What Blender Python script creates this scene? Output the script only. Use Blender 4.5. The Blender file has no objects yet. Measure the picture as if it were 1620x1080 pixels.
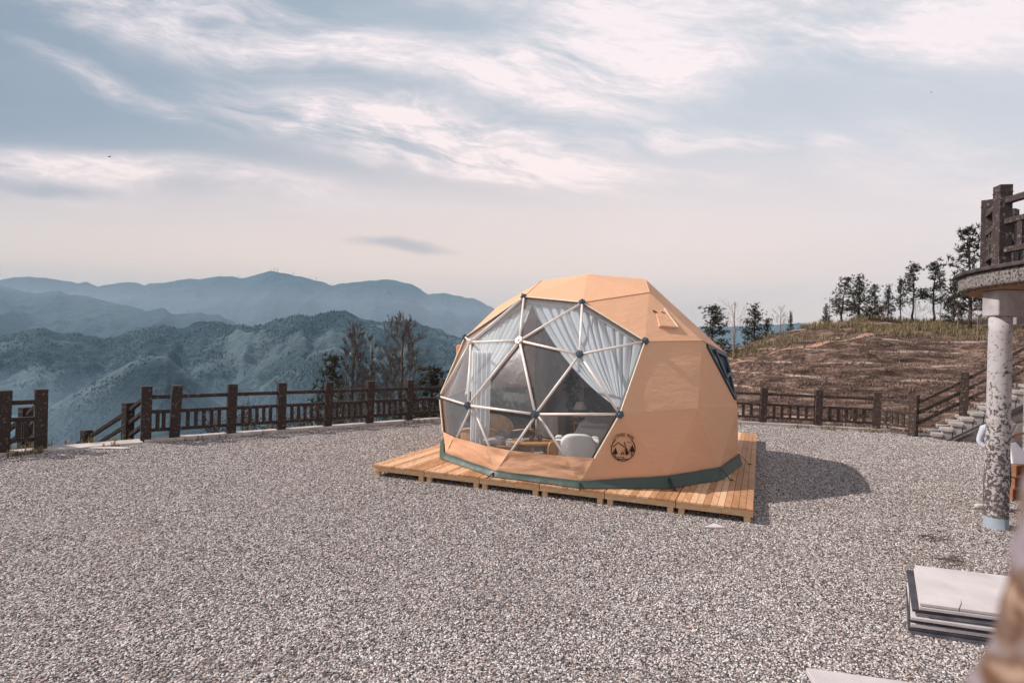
import bpy, math, random
import numpy as np
from mathutils import Vector, Matrix, noise as mnoise

# ------------------------------------------------------------------ camera
SC = bpy.context.scene
COL = SC.collection
H, FPX, PITCH, ROLL = 2.4, 860.0, 0.0037, 0.026          # eye height, focal length for a 1620 px wide frame
F_ = Vector((0, math.cos(PITCH), math.sin(PITCH)))
U0 = Vector((0, -math.sin(PITCH), math.cos(PITCH)))
R0 = Vector((1, 0, 0))
RT = R0 * math.cos(ROLL) + U0 * math.sin(ROLL)
UP = U0 * math.cos(ROLL) - R0 * math.sin(ROLL)
EYE = Vector((0, 0, H))
cam = bpy.data.cameras.new('camera')
cam_o = bpy.data.objects.new('camera', cam)
COL.objects.link(cam_o)
M4 = Matrix((RT, UP, -F_)).transposed().to_4x4()
M4.translation = EYE
cam_o.matrix_world = M4
cam.sensor_width = 36.0
cam.lens = 36.0 * FPX / 1620.0
cam.clip_start, cam.clip_end = 0.02, 40000
cam.dof.use_dof = True
cam.dof.focus_distance = 9.5
cam.dof.aperture_fstop = 3.2
SC.camera = cam_o
SC.render.resolution_x, SC.render.resolution_y = 1024, 682
SC.view_settings.view_transform = 'Standard'
SC.view_settings.look = 'None'
SC.view_settings.exposure = 0.0
SC.view_settings.gamma = 1.0
SC.render.engine = 'CYCLES'
SC.cycles.max_bounces = 7
SC.cycles.diffuse_bounces = 3
SC.cycles.glossy_bounces = 3
SC.cycles.transmission_bounces = 4
SC.cycles.transparent_max_bounces = 16
SC.cycles.volume_bounces = 0
SC.cycles.use_denoising = True


def ray(x, y):
    return (RT * ((x - 810) / FPX) - UP * ((y - 540) / FPX) + F_)


def G(x, y, h=0.0):
    d = ray(x, y)
    return EYE + d * ((h - H) / d.z)


def at(x, y, Y):
    d = ray(x, y)
    return EYE + d * (Y / d.y)


# ------------------------------------------------------------------ light
SUN_EL = math.radians(41.5)
SUN_V = Vector((-0.994 * math.cos(SUN_EL), 0.11 * math.cos(SUN_EL), math.sin(SUN_EL)))
sun = bpy.data.lights.new('sun', 'SUN')
sun.energy = 5.0
sun.angle = math.radians(0.6)
sun.color = (1.0, 0.93, 0.86)
sun_o = bpy.data.objects.new('sun', sun)
COL.objects.link(sun_o)
sun_o.rotation_euler = SUN_V.to_track_quat('Z', 'Y').to_euler()
sun_o.location = SUN_V * 60


def lin(h):
    h = h.lstrip('#')
    out = []
    for i in (0, 2, 4):
        c = int(h[i:i + 2], 16) / 255
        out.append(c / 12.92 if c <= 0.04045 else ((c + 0.055) / 1.055) ** 2.4)
    return (*out, 1.0)


class NT:
    def __init__(s, tree):
        s.t = tree

    def n(s, kind, ins=None, **props):
        nd = s.t.nodes.new(kind)
        for k, v in props.items():
            setattr(nd, k, v)
        for k, v in (ins or {}).items():
            s.set(nd, k, v)
        return nd

    def set(s, nd, k, v):
        sock = nd.inputs[k]
        if isinstance(v, bpy.types.NodeSocket):
            s.t.links.new(v, sock)
        elif isinstance(v, bpy.types.Node):
            s.t.links.new(v.outputs[0], sock)
        else:
            sock.default_value = v

    def m(s, op, a, b=0.0, c=None, clamp=False):
        nd = s.n('ShaderNodeMath', {0: a, 1: b}, operation=op, use_clamp=clamp)
        if c is not None:
            s.set(nd, 2, c)
        return nd.outputs[0]

    def vm(s, op, a, b=None):
        nd = s.n('ShaderNodeVectorMath', {0: a}, operation=op)
        if b is not None:
            s.set(nd, 1, b)
        return nd.outputs[0]

    def mix(s, f, a, b, blend='MIX'):
        nd = s.n('ShaderNodeMix', data_type='RGBA', blend_type=blend)
        s.set(nd, 0, f)
        s.set(nd, 6, a)
        s.set(nd, 7, b)
        return nd.outputs[2]

    def ramp(s, f, stops, mode='LINEAR'):
        nd = s.n('ShaderNodeValToRGB', {0: f})
        cr = nd.color_ramp
        cr.interpolation = mode
        while len(cr.elements) < len(stops):
            cr.elements.new(0.5)
        for e, (p, c) in zip(cr.elements, stops):
            e.position = p
            e.color = c if len(c) == 4 else (*c, 1)
        return nd.outputs[0]

    def noise(s, vec, scale, detail=4, rough=0.55, dist=0.0, out=0):
        nd = s.n('ShaderNodeTexNoise', {'Scale': scale, 'Detail': detail, 'Roughness': rough, 'Distortion': dist})
        if vec is not None:
            s.set(nd, 'Vector', vec)
        return nd.outputs[out]

    def map(s, vec, scale=(1, 1, 1), rot=(0, 0, 0), loc=(0, 0, 0)):
        nd = s.n('ShaderNodeMapping', {'Vector': vec, 'Location': loc, 'Rotation': rot, 'Scale': scale})
        return nd.outputs[0]


# ------------------------------------------------------------------ sky
W = bpy.data.worlds.new('World')
SC.world = W
W.use_nodes = True
w = NT(W.node_tree)
W.node_tree.nodes.clear()
sky = w.n('ShaderNodeTexSky', sky_type='NISHITA', sun_disc=False, sun_elevation=SUN_EL,
          sun_rotation=math.atan2(SUN_V.x, SUN_V.y), altitude=900, air_density=1.0, dust_density=2.5, ozone_density=1.0)
tc = w.n('ShaderNodeTexCoord').outputs['Generated']
sep = w.n('ShaderNodeSeparateXYZ', {0: tc})
dx, dy, dz = sep.outputs
ay = w.m('ADD', w.m('ABSOLUTE', dy), 0.08)
qa = w.m('DIVIDE', dx, ay)
qe = w.m('DIVIDE', dz, ay)
K = 8.0     # the Background runs at 0.125, so colours are scaled up by 8


def sc_(c, k=K):
    return (c[0] * k, c[1] * k, c[2] * k, 1)


grad = w.ramp(w.m('MULTIPLY', qe, 1.25, clamp=True), [
    (0.0, sc_((1.50, 1.02, .68), 1)), (0.13, sc_((1.38, .96, .68), 1)), (0.28, sc_((1.14, .90, .79), 1)),
    (0.45, sc_(lin('#c2d1db'), 1)), (0.62, sc_(lin('#b2cbd9'), 1)), (0.80, sc_(lin('#bccbd6'), 1)), (1.0, sc_(lin('#b8c8d4'), 1))])
# the right half of this sky is paler than the left
side = w.m('MULTIPLY_ADD', qa, 0.5, 0.5, clamp=True)
grad = w.mix(w.m('MULTIPLY', side, 0.52), grad, (1.03, .91, .92, 1))
midband = w.n('ShaderNodeMapRange', {'Value': qe, 'From Min': 0.14, 'From Max': 0.36}, interpolation_type='SMOOTHSTEP').outputs[0]
left_f = w.m('MULTIPLY', w.m('SUBTRACT', 0.62, side, clamp=True), 1.6, clamp=True)
grad = w.mix(w.m('MULTIPLY', left_f, w.m('MULTIPLY_ADD', midband, 0.80, 0.20)), grad, lin('#8593a5'))
grad = w.mix(1.0, grad, (K, K, K, 1), 'MULTIPLY')
nis = w.n('ShaderNodeHueSaturation', {'Saturation': 0.6, 'Value': 1.0, 'Color': sky}).outputs[0]
base = w.mix(0.15, grad, nis)
q = w.n('ShaderNodeCombineXYZ', {0: qa, 1: qe}).outputs[0]
warp = w.noise(w.map(q, (1.2, 2.5, 1)), 2.0, 3, out=1)
qw = w.vm('ADD', q, w.vm('MULTIPLY', w.vm('SUBTRACT', warp, (0.5, 0.5, 0.5)), (0.22, 0.10, 0)))


def streak(rot, sx, sy, seed, lo, hi, detail=9, rough=0.62):
    v = w.map(w.map(qw, (1, 1, 1), (0, 0, rot)), (sx, sy, 1), (0, 0, 0), (seed, seed * 0.37, 0))
    f = w.noise(v, 1.0, detail, rough, 0.35)
    return w.n('ShaderNodeMapRange', {'Value': f, 'From Min': lo, 'From Max': hi}, interpolation_type='SMOOTHSTEP').outputs[0]


def blob(px, py, rx, ry, tilt):
    """soft patch of cloud lying in one direction of the sky"""
    a0, e0 = (px - 810) / FPX, (545 - py) / FPX
    v = w.map(w.vm('SUBTRACT', qw, (a0, e0, 0)), (1, 1, 1), (0, 0, tilt))
    v = w.vm('MULTIPLY', v, (FPX / rx, FPX / ry, 0))
    ln = w.n('ShaderNodeVectorMath', {0: v}, operation='LENGTH').outputs[1]
    return w.n('ShaderNodeMapRange', {'Value': ln, 'From Min': 1.25, 'From Max': 0.15}, interpolation_type='SMOOTHSTEP').outputs[0]


s1 = streak(0.16, 3.4, 12.0, 3.1, 0.33, 0.70)
s2 = streak(0.20, 4.6, 19.0, 8.7, 0.33, 0.70)
s3 = streak(0.05, 2.2, 8.0, 5.3, 0.32, 0.64)
fine = streak(0.14, 22.0, 90.0, 1.9, 0.28, 0.72, 6, 0.65)
clouds = None
for (px, py, rx, ry, t, k, st) in [
        (690, 250, 370, 58, 0.14, 1.6, s2), (930, 150, 240, 85, -0.05, 1.5, s1), (870, 30, 280, 70, 0.1, 0.8, s1),
        (1350, 45, 520, 115, 0.0, 1.3, s3), (330, 80, 330, 80, 0.15, 0.95, s1), (210, 318, 330, 30, 0.03, 0.95, s3),
        (230, 195, 180, 22, 0.38, 0.8, s2), (620, 135, 380, 46, 0.12, 0.8, s3), (1080, 240, 260, 20, 0.0, 0.9, s2),
        (850, 288, 300, 26, 0.06, 0.9, s2), (330, 335, 420, 42, 0.02, 0.45, s3), (1450, 280, 420, 110, 0.1, 0.4, s3),
        (1000, 380, 420, 30, 0.03, 0.35, s3)]:
    b = w.m('MULTIPLY', w.m('MULTIPLY', blob(px, py, rx, ry, t), k), st)
    clouds = b if clouds is None else w.m('ADD', clouds, b)
clouds = w.m('MULTIPLY', clouds, w.m('MULTIPLY_ADD', fine, 0.5, 0.68))
clouds = w.m('ADD', clouds, w.m('MULTIPLY', w.m('MULTIPLY', s1, w.m('MULTIPLY', qe, 1.2, clamp=True)), 0.10))
clouds = w.m('MINIMUM', clouds, 1.0)
ccol = w.ramp(w.m('MULTIPLY', qe, 1.6, clamp=True), [(0.0, sc_((1.22, .96, .86), 1)), (0.5, sc_((1.20, 1.0, .97), 1)), (1.0, sc_((1.08, .96, .98), 1))])
ccol = w.mix(1.0, ccol, (K * 1.0, K * 1.0, K * 1.0, 1), 'MULTIPLY')
skyc = w.mix(w.m('MULTIPLY', clouds, 0.90), base, ccol)
# two small grey-blue cloudlets low over the ridge
for (px, py, rx, ry) in [(640, 412, 75, 10), (150, 345, 90, 14)]:
    skyc = w.mix(w.m('MULTIPLY', blob(px, py, rx, ry, 0.02), 0.45), skyc, sc_(lin('#8898aa')))
bg = w.n('ShaderNodeBackground', {'Color': skyc, 'Strength': 0.125})
w.n('ShaderNodeOutputWorld', {'Surface': bg.outputs[0]})

# ------------------------------------------------------------------ materials
MATS = {}


def newmat(name):
    m = bpy.data.materials.new(name)
    m.use_nodes = True
    t = NT(m.node_tree)
    b = m.node_tree.nodes['Principled BSDF']
    MATS[name] = m
    return m, t, b


def bump(t, b, h, strength=0.4, dist=0.01):
    nd = t.n('ShaderNodeBump', {'Height': h, 'Strength': strength, 'Distance': dist})
    t.set(b, 'Normal', nd.outputs[0])


def pmat(name, c1, c2=None, scale=8.0, rough=0.75, bs=0.0, bscale=30.0, bd=0.006, detail=5, stretch=(1, 1, 1), lo=0.35, hi=0.65, spec=0.35):
    m, t, b = newmat(name)
    v = t.n('ShaderNodeTexCoord').outputs['Object']
    v = t.map(v, stretch)
    c1 = lin(c1) if isinstance(c1, str) else (*c1, 1)
    c2 = c1 if c2 is None else (lin(c2) if isinstance(c2, str) else (*c2, 1))
    f = t.noise(v, scale, detail)
    t.set(b, 'Base Color', t.ramp(f, [(lo, c1), (hi, c2)]))
    b.inputs['Roughness'].default_value = rough
    b.inputs['Specular IOR Level'].default_value = spec
    if bs:
        bump(t, b, t.noise(v, bscale, 5), bs, bd)
    return m


def peel(name, paint, under, scale, lo, hi, under2=None, rough=0.6, grad=None, spec=0.3, band=None):
    """paint with flakes missing"""
    m, t, b = newmat(name)
    v = t.n('ShaderNodeTexCoord').outputs['Object']
    f = t.noise(v, scale, 7, 0.6, 0.5)
    f2 = t.noise(v, scale * 4.3, 4, 0.6)
    f = t.m('ADD', t.m('MULTIPLY', f, 0.72), t.m('MULTIPLY', f2, 0.28))
    if grad:
        z = t.n('ShaderNodeSeparateXYZ', {0: v}).outputs[2]
        f = t.m('ADD', f, t.n('ShaderNodeMapRange', {'Value': z, 'From Min': grad[0], 'From Max': grad[1], 'To Min': grad[2], 'To Max': grad[3]}).outputs[0])
    mask = t.n('ShaderNodeMapRange', {'Value': f, 'From Min': lo, 'From Max': hi}).outputs[0]
    tone = t.noise(v, scale * 0.35, 4)
    pc = t.mix(t.m('MULTIPLY', tone, 0.5), lin(paint), lin(under2 or paint))
    if band:
        z = t.n('ShaderNodeSeparateXYZ', {0: v}).outputs[2]
        zz = t.m('ADD', z, t.m('MULTIPLY', t.noise(v, 25, 2), 0.03))
        pc = t.mix(t.m('LESS_THAN', zz, band[0]), pc, lin(band[1]))
        mask = t.m('MULTIPLY', mask, t.m('GREATER_THAN', zz, band[0] - 0.02))
    uc = t.mix(t.noise(v, scale * 2, 3), lin(under), tuple(c * 0.45 for c in lin(under)[:3]) + (1,))
    t.set(b, 'Base Color', t.mix(mask, pc, uc))
    t.set(b, 'Roughness', t.m('MULTIPLY_ADD', mask, 0.25, rough))
    b.inputs['Specular IOR Level'].default_value = spec
    bump(t, b, t.m('ADD', t.m('MULTIPLY', mask, -1), t.m('MULTIPLY', f2, 0.5)), 0.5, 0.004)
    return m


# gravel seen as a surface
m, t, b = newmat('gravel_bed')
v = t.n('ShaderNodeTexCoord').outputs['Object']
vo = t.n('ShaderNodeTexVoronoi', {'Vector': t.map(v, (1, 1, 1)), 'Scale': 34.0, 'Randomness': 1.0})
cr = t.n('ShaderNodeSeparateColor', {0: vo.outputs['Color']}).outputs[0]
col = t.ramp(cr, [(0.0, lin('#3f3a39')), (0.25, lin('#6b615e')), (0.55, lin('#9b8f8b')), (0.8, lin('#bcb0ac')), (0.92, lin('#957565')), (1.0, lin('#dad1cd'))])
big = t.noise(v, 0.35, 5, 0.6)
col = t.mix(t.m('MULTIPLY', t.n('ShaderNodeMapRange', {'Value': big, 'From Min': 0.42, 'From Max': 0.7}).outputs[0], 0.25), col, lin('#8d807a'))
t.set(b, 'Base Color', col)
b.inputs['Roughness'].default_value = 0.85
bump(t, b, t.m('MULTIPLY', vo.outputs['Distance'], -1.0), 1.0, 0.03)
# pebble
m, t, b = newmat('pebble')
oi = t.n('ShaderNodeObjectInfo').outputs['Random']
v = t.n('ShaderNodeTexCoord').outputs['Object']
col = t.ramp(oi, [(0.0, lin('#312c2b')), (0.18, lin('#5d5755')), (0.40, lin('#9a918f')), (0.58, lin('#c8bfbc')), (0.78, lin('#eae3e0')), (0.88, lin('#bba498')), (0.93, lin('#8d6f60')), (1.0, lin('#fffbf9'))])
pos = t.n('ShaderNodeNewGeometry').outputs['Position']
pa_ = t.n('ShaderNodeMapRange', {'Value': t.noise(t.map(pos, (0.5, 0.9, 1)), 0.8, 5, 0.65), 'From Min': 0.46, 'From Max': 0.72}).outputs[0]
pb_ = t.n('ShaderNodeMapRange', {'Value': t.noise(t.map(pos, (0.6, 1.0, 1), (0, 0, 0.5), (9, 4, 0)), 1.1, 6, 0.7), 'From Min': 0.50, 'From Max': 0.74}).outputs[0]
col = t.mix(t.m('MULTIPLY', pa_, 0.18), col, lin('#80706a'))
col = t.mix(t.m('MULTIPLY', pb_, 0.30), col, lin('#cbc1be'))
t.set(b, 'Base Color', col)
b.inputs['Roughness'].default_value = 0.7

pmat('kerb_concrete', '#c9bdb8', '#a59a95', 3, 0.85, 0.4, 60, 0.004)
pmat('slope_earth', '#4b443a', '#2f3328', 0.5, 0.95, 0.5, 3, 0.1)
peel('fence_paint', '#2a201d', '#8f7d71', 19, 0.56, 0.62, '#40342f', 0.6)
peel('weathered_paint', '#372a26', '#a08d83', 19, 0.55, 0.62, '#57473f', 0.7)
peel('grey_rail_paint', '#372b2a', '#a39794', 22, 0.55, 0.61, '#5c4e4c', 0.7)
peel('column_paint', '#bdb7b8', '#685d5a', 21.0, 0.500, 0.535, '#8f8889', 0.65, grad=(0.3, 2.5, 0.055, -0.07), band=(0.19, '#8a949c'))
pmat('balcony_plaster', '#b7b0b2', '#857d7c', 2.5, 0.85, 0.3, 30, 0.004)
peel('rough_cast', '#8d8582', '#332c2a', 30, 0.49, 0.58, '#736b68', 0.9)
pmat('soffit', '#b08a6c', '#6e5140', 3.5, 0.9, 0.3, 20, 0.004, stretch=(1, 4, 1))
pmat('dark_coping', '#342c2b', '#55494a', 9, 0.7, 0.4, 30, 0.004)
pmat('step_concrete', '#b5ada9', '#938a86', 4, 0.85, 0.3, 40, 0.004)
m, t, b = newmat('stone_wall')
v = t.n('ShaderNodeTexCoord').outputs['Object']
vo = t.n('ShaderNodeTexVoronoi', {'Vector': t.map(v, (3.0, 1, 4.2)), 'Scale': 1.0})
ve = t.n('ShaderNodeTexVoronoi', {'Vector': t.map(v, (3.0, 1, 4.2)), 'Scale': 1.0}, feature='DISTANCE_TO_EDGE')
c = t.n('ShaderNodeSeparateColor', {0: vo.outputs['Color']}).outputs[0]
c = t.m('MULTIPLY_ADD', t.noise(v, 14, 5), 0.7, t.m('MULTIPLY_ADD', c, 0.5, -0.1))
t.set(b, 'Base Color', t.ramp(c, [(0.15, lin('#4b4442')), (0.5, lin('#6f6662')), (0.85, lin('#978d88'))]))
b.inputs['Roughness'].default_value = 0.9
bump(t, b, t.m('MINIMUM', ve.outputs['Distance'], 0.1), 0.8, 0.15)

# tent fabric
def fabric(name, col, col2, trans, rough=0.8, wr=0.25, spec=0.2, sx=(1, 1, 2.5), wscale=5.0):
    m, t, b = newmat(name)
    v = t.n('ShaderNodeTexCoord').outputs['Object']
    f = t.noise(v, 1.3, 5)
    t.set(b, 'Base Color', t.mix(t.m('MULTIPLY', f, 0.6), lin(col), lin(col2)))
    b.inputs['Roughness'].default_value = rough
    b.inputs['Specular IOR Level'].default_value = spec
    h = t.m('ADD', t.noise(t.map(v, sx), wscale, 5, 0.55, 0.4), t.m('MULTIPLY', t.noise(v, 220, 2), 0.05))
    bp = t.n('ShaderNodeBump', {'Height': h, 'Strength': wr, 'Distance': 0.03})
    t.set(b, 'Normal', bp.outputs[0])
    if trans:
        tr = t.n('ShaderNodeBsdfTranslucent', {'Color': lin(col), 'Normal': bp.outputs[0]})
        mx = t.n('ShaderNodeMixShader', {0: trans, 1: b.outputs[0], 2: tr.outputs[0]})
        out = [n for n in t.t.nodes if n.type == 'OUTPUT_MATERIAL'][0]
        t.set(out, 'Surface', mx.outputs[0])
    return m


fabric('tent_canvas', '#f1c19e', '#e9b18a', 0.20, 0.78, 0.45)
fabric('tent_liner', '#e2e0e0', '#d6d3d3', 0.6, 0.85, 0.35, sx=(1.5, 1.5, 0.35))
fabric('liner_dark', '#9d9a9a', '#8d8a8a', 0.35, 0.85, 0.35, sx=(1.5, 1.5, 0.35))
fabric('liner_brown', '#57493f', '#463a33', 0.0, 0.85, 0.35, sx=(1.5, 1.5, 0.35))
fabric('skirt_green', '#3b4a43', '#4a5a52', 0.0, 0.42, 0.3, 0.45, sx=(1, 1, 1), wscale=7)
fabric('curtain_blue', '#dde2e6', '#e8ebee', 0.40, 0.7, 0.1)
fabric('curtain_sheer', '#f0f2f4', '#e8ecef', 0.5, 0.7, 0.1)
fabric('linen_grey', '#cbc5c3', '#b7b1b0', 0.0, 0.9, 0.6, sx=(1, 1, 1), wscale=9)
fabric('boucle_white', '#e9e5e2', '#dbd6d3', 0.0, 0.95, 0.3)
fabric('cushion_grey', '#8d8584', '#7a7272', 0.0, 0.95, 0.3)
fabric('cloth_stripe', '#b9aaa6', '#6f6361', 0.0, 0.9, 0.5, wscale=16)
fabric('canvas_cream', '#d8cdc5', '#cbbfb6', 0.2, 0.9, 0.2)
fabric('rug_beige', '#a3988c', '#8b8178', 0.0, 0.95, 0.4)

# clear film: transparent sheet with glossy wrinkles and a little milkiness
m, t, b = newmat('clear_film')
nt = t.t
v = t.n('ShaderNodeTexCoord').outputs['Object']
h = t.m('ADD', t.noise(t.map(v, (1.0, 1.0, 0.25), (0.0, 0.5, 0.0)), 7.0, 4, 0.5, 0.8), t.m('MULTIPLY', t.noise(t.map(v, (1.6, 1.0, 0.3), (0, -0.7, 0)), 4.0, 3), 1.0))
bp = t.n('ShaderNodeBump', {'Height': h, 'Strength': 0.03, 'Distance': 0.05})
lw = t.n('ShaderNodeLayerWeight', {'Blend': 0.5, 'Normal': bp.outputs[0]})
gl = t.n('ShaderNodeBsdfGlossy', {'Color': (0.95, 0.97, 1, 1), 'Roughness': 0.14, 'Normal': bp.outputs[0]})
trn = t.n('ShaderNodeBsdfTransparent', {'Color': (0.97, 0.98, 0.985, 1)})
df = t.n('ShaderNodeBsdfTranslucent', {'Color': (0.85, 0.88, 0.92, 1)})
df2 = t.n('ShaderNodeBsdfDiffuse', {'Color': (0.85, 0.88, 0.92, 1)})
dfm = t.n('ShaderNodeMixShader', {0: 0.5, 1: df.outputs[0], 2: df2.outputs[0]})
streakf = t.n('ShaderNodeMapRange', {'Value': t.noise(t.map(t.map(v, (1, 1, 1), (0, 0.75, 0.2)), (11.0, 5.0, 0.55)), 2.0, 4, 0.6, 0.4), 'From Min': 0.53, 'From Max': 0.68}).outputs[0]
bigf = t.n('ShaderNodeMapRange', {'Value': t.noise(v, 0.9, 2), 'From Min': 0.35, 'From Max': 0.6}).outputs[0]
milky = t.m('ADD', t.m('MULTIPLY_ADD', t.m('MULTIPLY', streakf, bigf), 0.10, 0.07), t.m('MULTIPLY', t.m('POWER', lw.outputs['Facing'], 2.0), 0.42))
m1 = t.n('ShaderNodeMixShader', {0: milky, 1: trn.outputs[0], 2: dfm.outputs[0]})
fac = t.m('MULTIPLY_ADD', t.m('POWER', lw.outputs['Facing'], 3.5), 0.55, 0.025)
m2 = t.n('ShaderNodeMixShader', {0: fac, 1: m1.outputs[0], 2: gl.outputs[0]})
t.set([n for n in nt.nodes if n.type == 'OUTPUT_MATERIAL'][0], 'Surface', m2.outputs[0])

pmat('strut_paint', '#f1e4dc', '#e6d6cb', 5, 0.35, 0.1, 40, 0.002, spec=0.5)
pmat('hub_steel', '#3f4d59', '#566470', 12, 0.4, 0.2, 50, 0.002, spec=0.5)
pmat('window_frame', '#2c3843', '#37434d', 12, 0.4, spec=0.5)
pmat('logo_ink', '#2a1c16', '#35241b', 20, 0.8)
pmat('logo_red', '#7c4a37', '#86523d', 20, 0.8)
pmat('seam_trim', '#e7dcc8', '#d8c7ae', 20, 0.6)
pmat('khaki_net', '#a8936d', '#9c8763', 30, 0.9)
m, t, b = newmat('window_glass')
b.inputs['Base Color'].default_value = lin('#6f7d8a')
b.inputs['Roughness'].default_value = 0.05
b.inputs['Metallic'].default_value = 0.0
b.inputs['Specular IOR Level'].default_value = 1.0
nzz = t.noise(t.n('ShaderNodeTexCoord').outputs['Object'], 6, 3)
bump(t, b, nzz, 0.1, 0.01)


def wood(name, a, bcol, c, scale=3.0, rough=0.65, axis=1, per=True):
    m, t, b = newmat(name)
    v = t.n('ShaderNodeTexCoord').outputs['Object']
    st = [9, 9, 9]
    st[axis] = 0.7
    ri = t.n('ShaderNodeNewGeometry').outputs['Random Per Island']
    vv = t.vm('ADD', t.map(v, tuple(st)), t.n('ShaderNodeCombineXYZ', {0: t.m('MULTIPLY', ri, 37.0), 1: t.m('MULTIPLY', ri, 91.0), 2: ri}).outputs[0])
    f = t.noise(vv, scale, 6, 0.6, 0.6)
    f = t.m('MULTIPLY_ADD', t.m('SUBTRACT', ri, 0.5), 0.55, f)
    t.set(b, 'Base Color', t.ramp(f, [(0.25, lin(a)), (0.5, lin(bcol)), (0.75, lin(c))]))
    b.inputs['Roughness'].default_value = rough
    b.inputs['Specular IOR Level'].default_value = 0.3
    bump(t, b, f, 0.25, 0.003)
    return m


wood('deck_plank', '#a37450', '#c39069', '#dbb18d', 2.6, 0.6, 1)
wood('deck_beam', '#cda47a', '#dfbc95', '#ecd0ae', 2.6, 0.65, 0)
wood('rattan', '#8f6238', '#b98a58', '#cfa878', 8, 0.5, 2)
wood('table_wood', '#a06a3c', '#c08a56', '#d4a672', 3, 0.4, 0)
pmat('slab_stone', '#cfc5c4', '#bcb2b2', 2.2, 0.8, 0.25, 50, 0.003)
pmat('slab_edge_grey', '#9a979f', '#77747c', 6, 0.8, 0.3, 50, 0.003)
pmat('slab_dark', '#4a474d', '#36343a', 6, 0.8, 0.3, 50, 0.003)
m, t, b = newmat('blurred_bark')
v = t.n('ShaderNodeTexCoord').outputs['Object']
t.set(b, 'Base Color', t.ramp(t.noise(v, 42, 2, 0.5, 0.6), [(0.34, lin('#8b7f86')), (0.46, lin('#77645c')), (0.54, lin('#5b3a28')), (0.64, lin('#b89c88'))]))
b.inputs['Roughness'].default_value = 0.9
pmat('brick_orange', '#a5745c', '#8f6049', 9, 0.9, 0.3, 50, 0.004)
pmat('box_cream', '#c8a184', '#b68f72', 4, 0.85)
pmat('paper_white', '#dcdae4', '#cfcdd8', 3, 0.8)
pmat('bark_dark', '#3a2e2a', '#54443d', 14, 0.9, 0.5, 30, 0.01)
pmat('twig', '#50453f', '#716459', 10, 0.9)
pmat('twig_pale', '#7c6a60', '#8e7d72', 10, 0.9)


def leafmat(name, a, bb, c, trans=0.25):
    m, t, b = newmat(name)
    ri = t.n('ShaderNodeNewGeometry').outputs['Random Per Island']
    col = t.ramp(ri, [(0.0, lin(a)), (0.5, lin(bb)), (1.0, lin(c))])
    t.set(b, 'Base Color', col)
    b.inputs['Roughness'].default_value = 0.65
    b.inputs['Specular IOR Level'].default_value = 0.2
    tr = t.n('ShaderNodeBsdfTranslucent', {'Color': col})
    mx = t.n('ShaderNodeMixShader', {0: trans, 1: b.outputs[0], 2: tr.outputs[0]})
    t.set([n for n in t.t.nodes if n.type == 'OUTPUT_MATERIAL'][0], 'Surface', mx.outputs[0])


leafmat('pine_needle', '#2a2721', '#413e32', '#5b5743')
leafmat('shrub_leaf', '#2a2620', '#453f31', '#5c5340')
leafmat('dry_blade', '#3a2d28', '#7a635a', '#bca094', 0.25)
leafmat('straw_blade', '#565340', '#8b7d5f', '#bda681', 0.25)
leafmat('house_leaf', '#1f2a24', '#33413a', '#46554a')
m, t, b = newmat('hill_soil')
v = t.n('ShaderNodeTexCoord').outputs['Object']
f = t.m('ADD', t.m('MULTIPLY', t.noise(t.map(v, (0.45, 1.2, 3.2)), 1.6, 8, 0.68, 0.5), 0.7), t.m('MULTIPLY', t.noise(v, 9, 5, 0.7), 0.3))
hc_ = t.ramp(f, [(0.34, lin('#2a211e')), (0.48, lin('#54433b')), (0.56, lin('#836b5f')), (0.70, lin('#b2978a'))])
zc = t.n('ShaderNodeSeparateXYZ', {0: v}).outputs[2]
fz = t.m('FRACT', t.m('DIVIDE', t.m('ADD', zc, t.m('MULTIPLY', t.noise(t.map(v, (0.25, 0.15, 0)), 1.0, 4), 0.55)), 0.62))
ln_ = t.n('ShaderNodeMapRange', {'Value': t.m('ABSOLUTE', t.m('SUBTRACT', fz, 0.5)), 'From Min': 0.10, 'From Max': 0.02}, interpolation_type='SMOOTHSTEP').outputs[0]
ln_ = t.m('MULTIPLY', ln_, t.n('ShaderNodeMapRange', {'Value': t.noise(t.map(v, (0.5, 1, 3)), 1.2, 5), 'From Min': 0.42, 'From Max': 0.6}).outputs[0])
t.set(b, 'Base Color', t.mix(t.m('MULTIPLY', ln_, 0.8), hc_, lin('#d3b7a8')))
b.inputs['Roughness'].default_value = 0.95
b.inputs['Specular IOR Level'].default_value = 0.1
bump(t, b, t.noise(v, 9, 8, 0.7), 0.8, 0.15)
pmat('bare_path', '#b08a74', '#977463', 1.5, 0.95, 0.4, 9, 0.04)
m, t, b = newmat('forest_floor')
v = t.n('ShaderNodeTexCoord').outputs['Object']
f = t.m('ADD', t.m('MULTIPLY', t.noise(v, 0.012, 6, 0.6), 0.6), t.m('MULTIPLY', t.noise(v, 0.11, 5, 0.7), 0.4))
dr = t.n('ShaderNodeAttribute', attribute_name='crest_pale').outputs['Fac']
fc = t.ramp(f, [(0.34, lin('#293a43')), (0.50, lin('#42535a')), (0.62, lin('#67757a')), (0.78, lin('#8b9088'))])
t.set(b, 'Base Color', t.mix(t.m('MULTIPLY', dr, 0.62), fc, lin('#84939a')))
b.inputs['Roughness'].default_value = 0.95
b.inputs['Specular IOR Level'].default_value = 0.05
bump(t, b, t.noise(v, 0.09, 6, 0.7), 1.0, 14.0)
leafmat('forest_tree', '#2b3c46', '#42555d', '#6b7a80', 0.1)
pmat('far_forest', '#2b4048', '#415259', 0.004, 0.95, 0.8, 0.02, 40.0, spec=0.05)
pmat('turbine_white', '#56626e', '#626e79', 1, 0.5)
pmat('bird_black', '#15161a', '#1c1d22', 9, 0.8)
pmat('skin', '#c08d74', '#b07d66', 9, 0.6)
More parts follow.
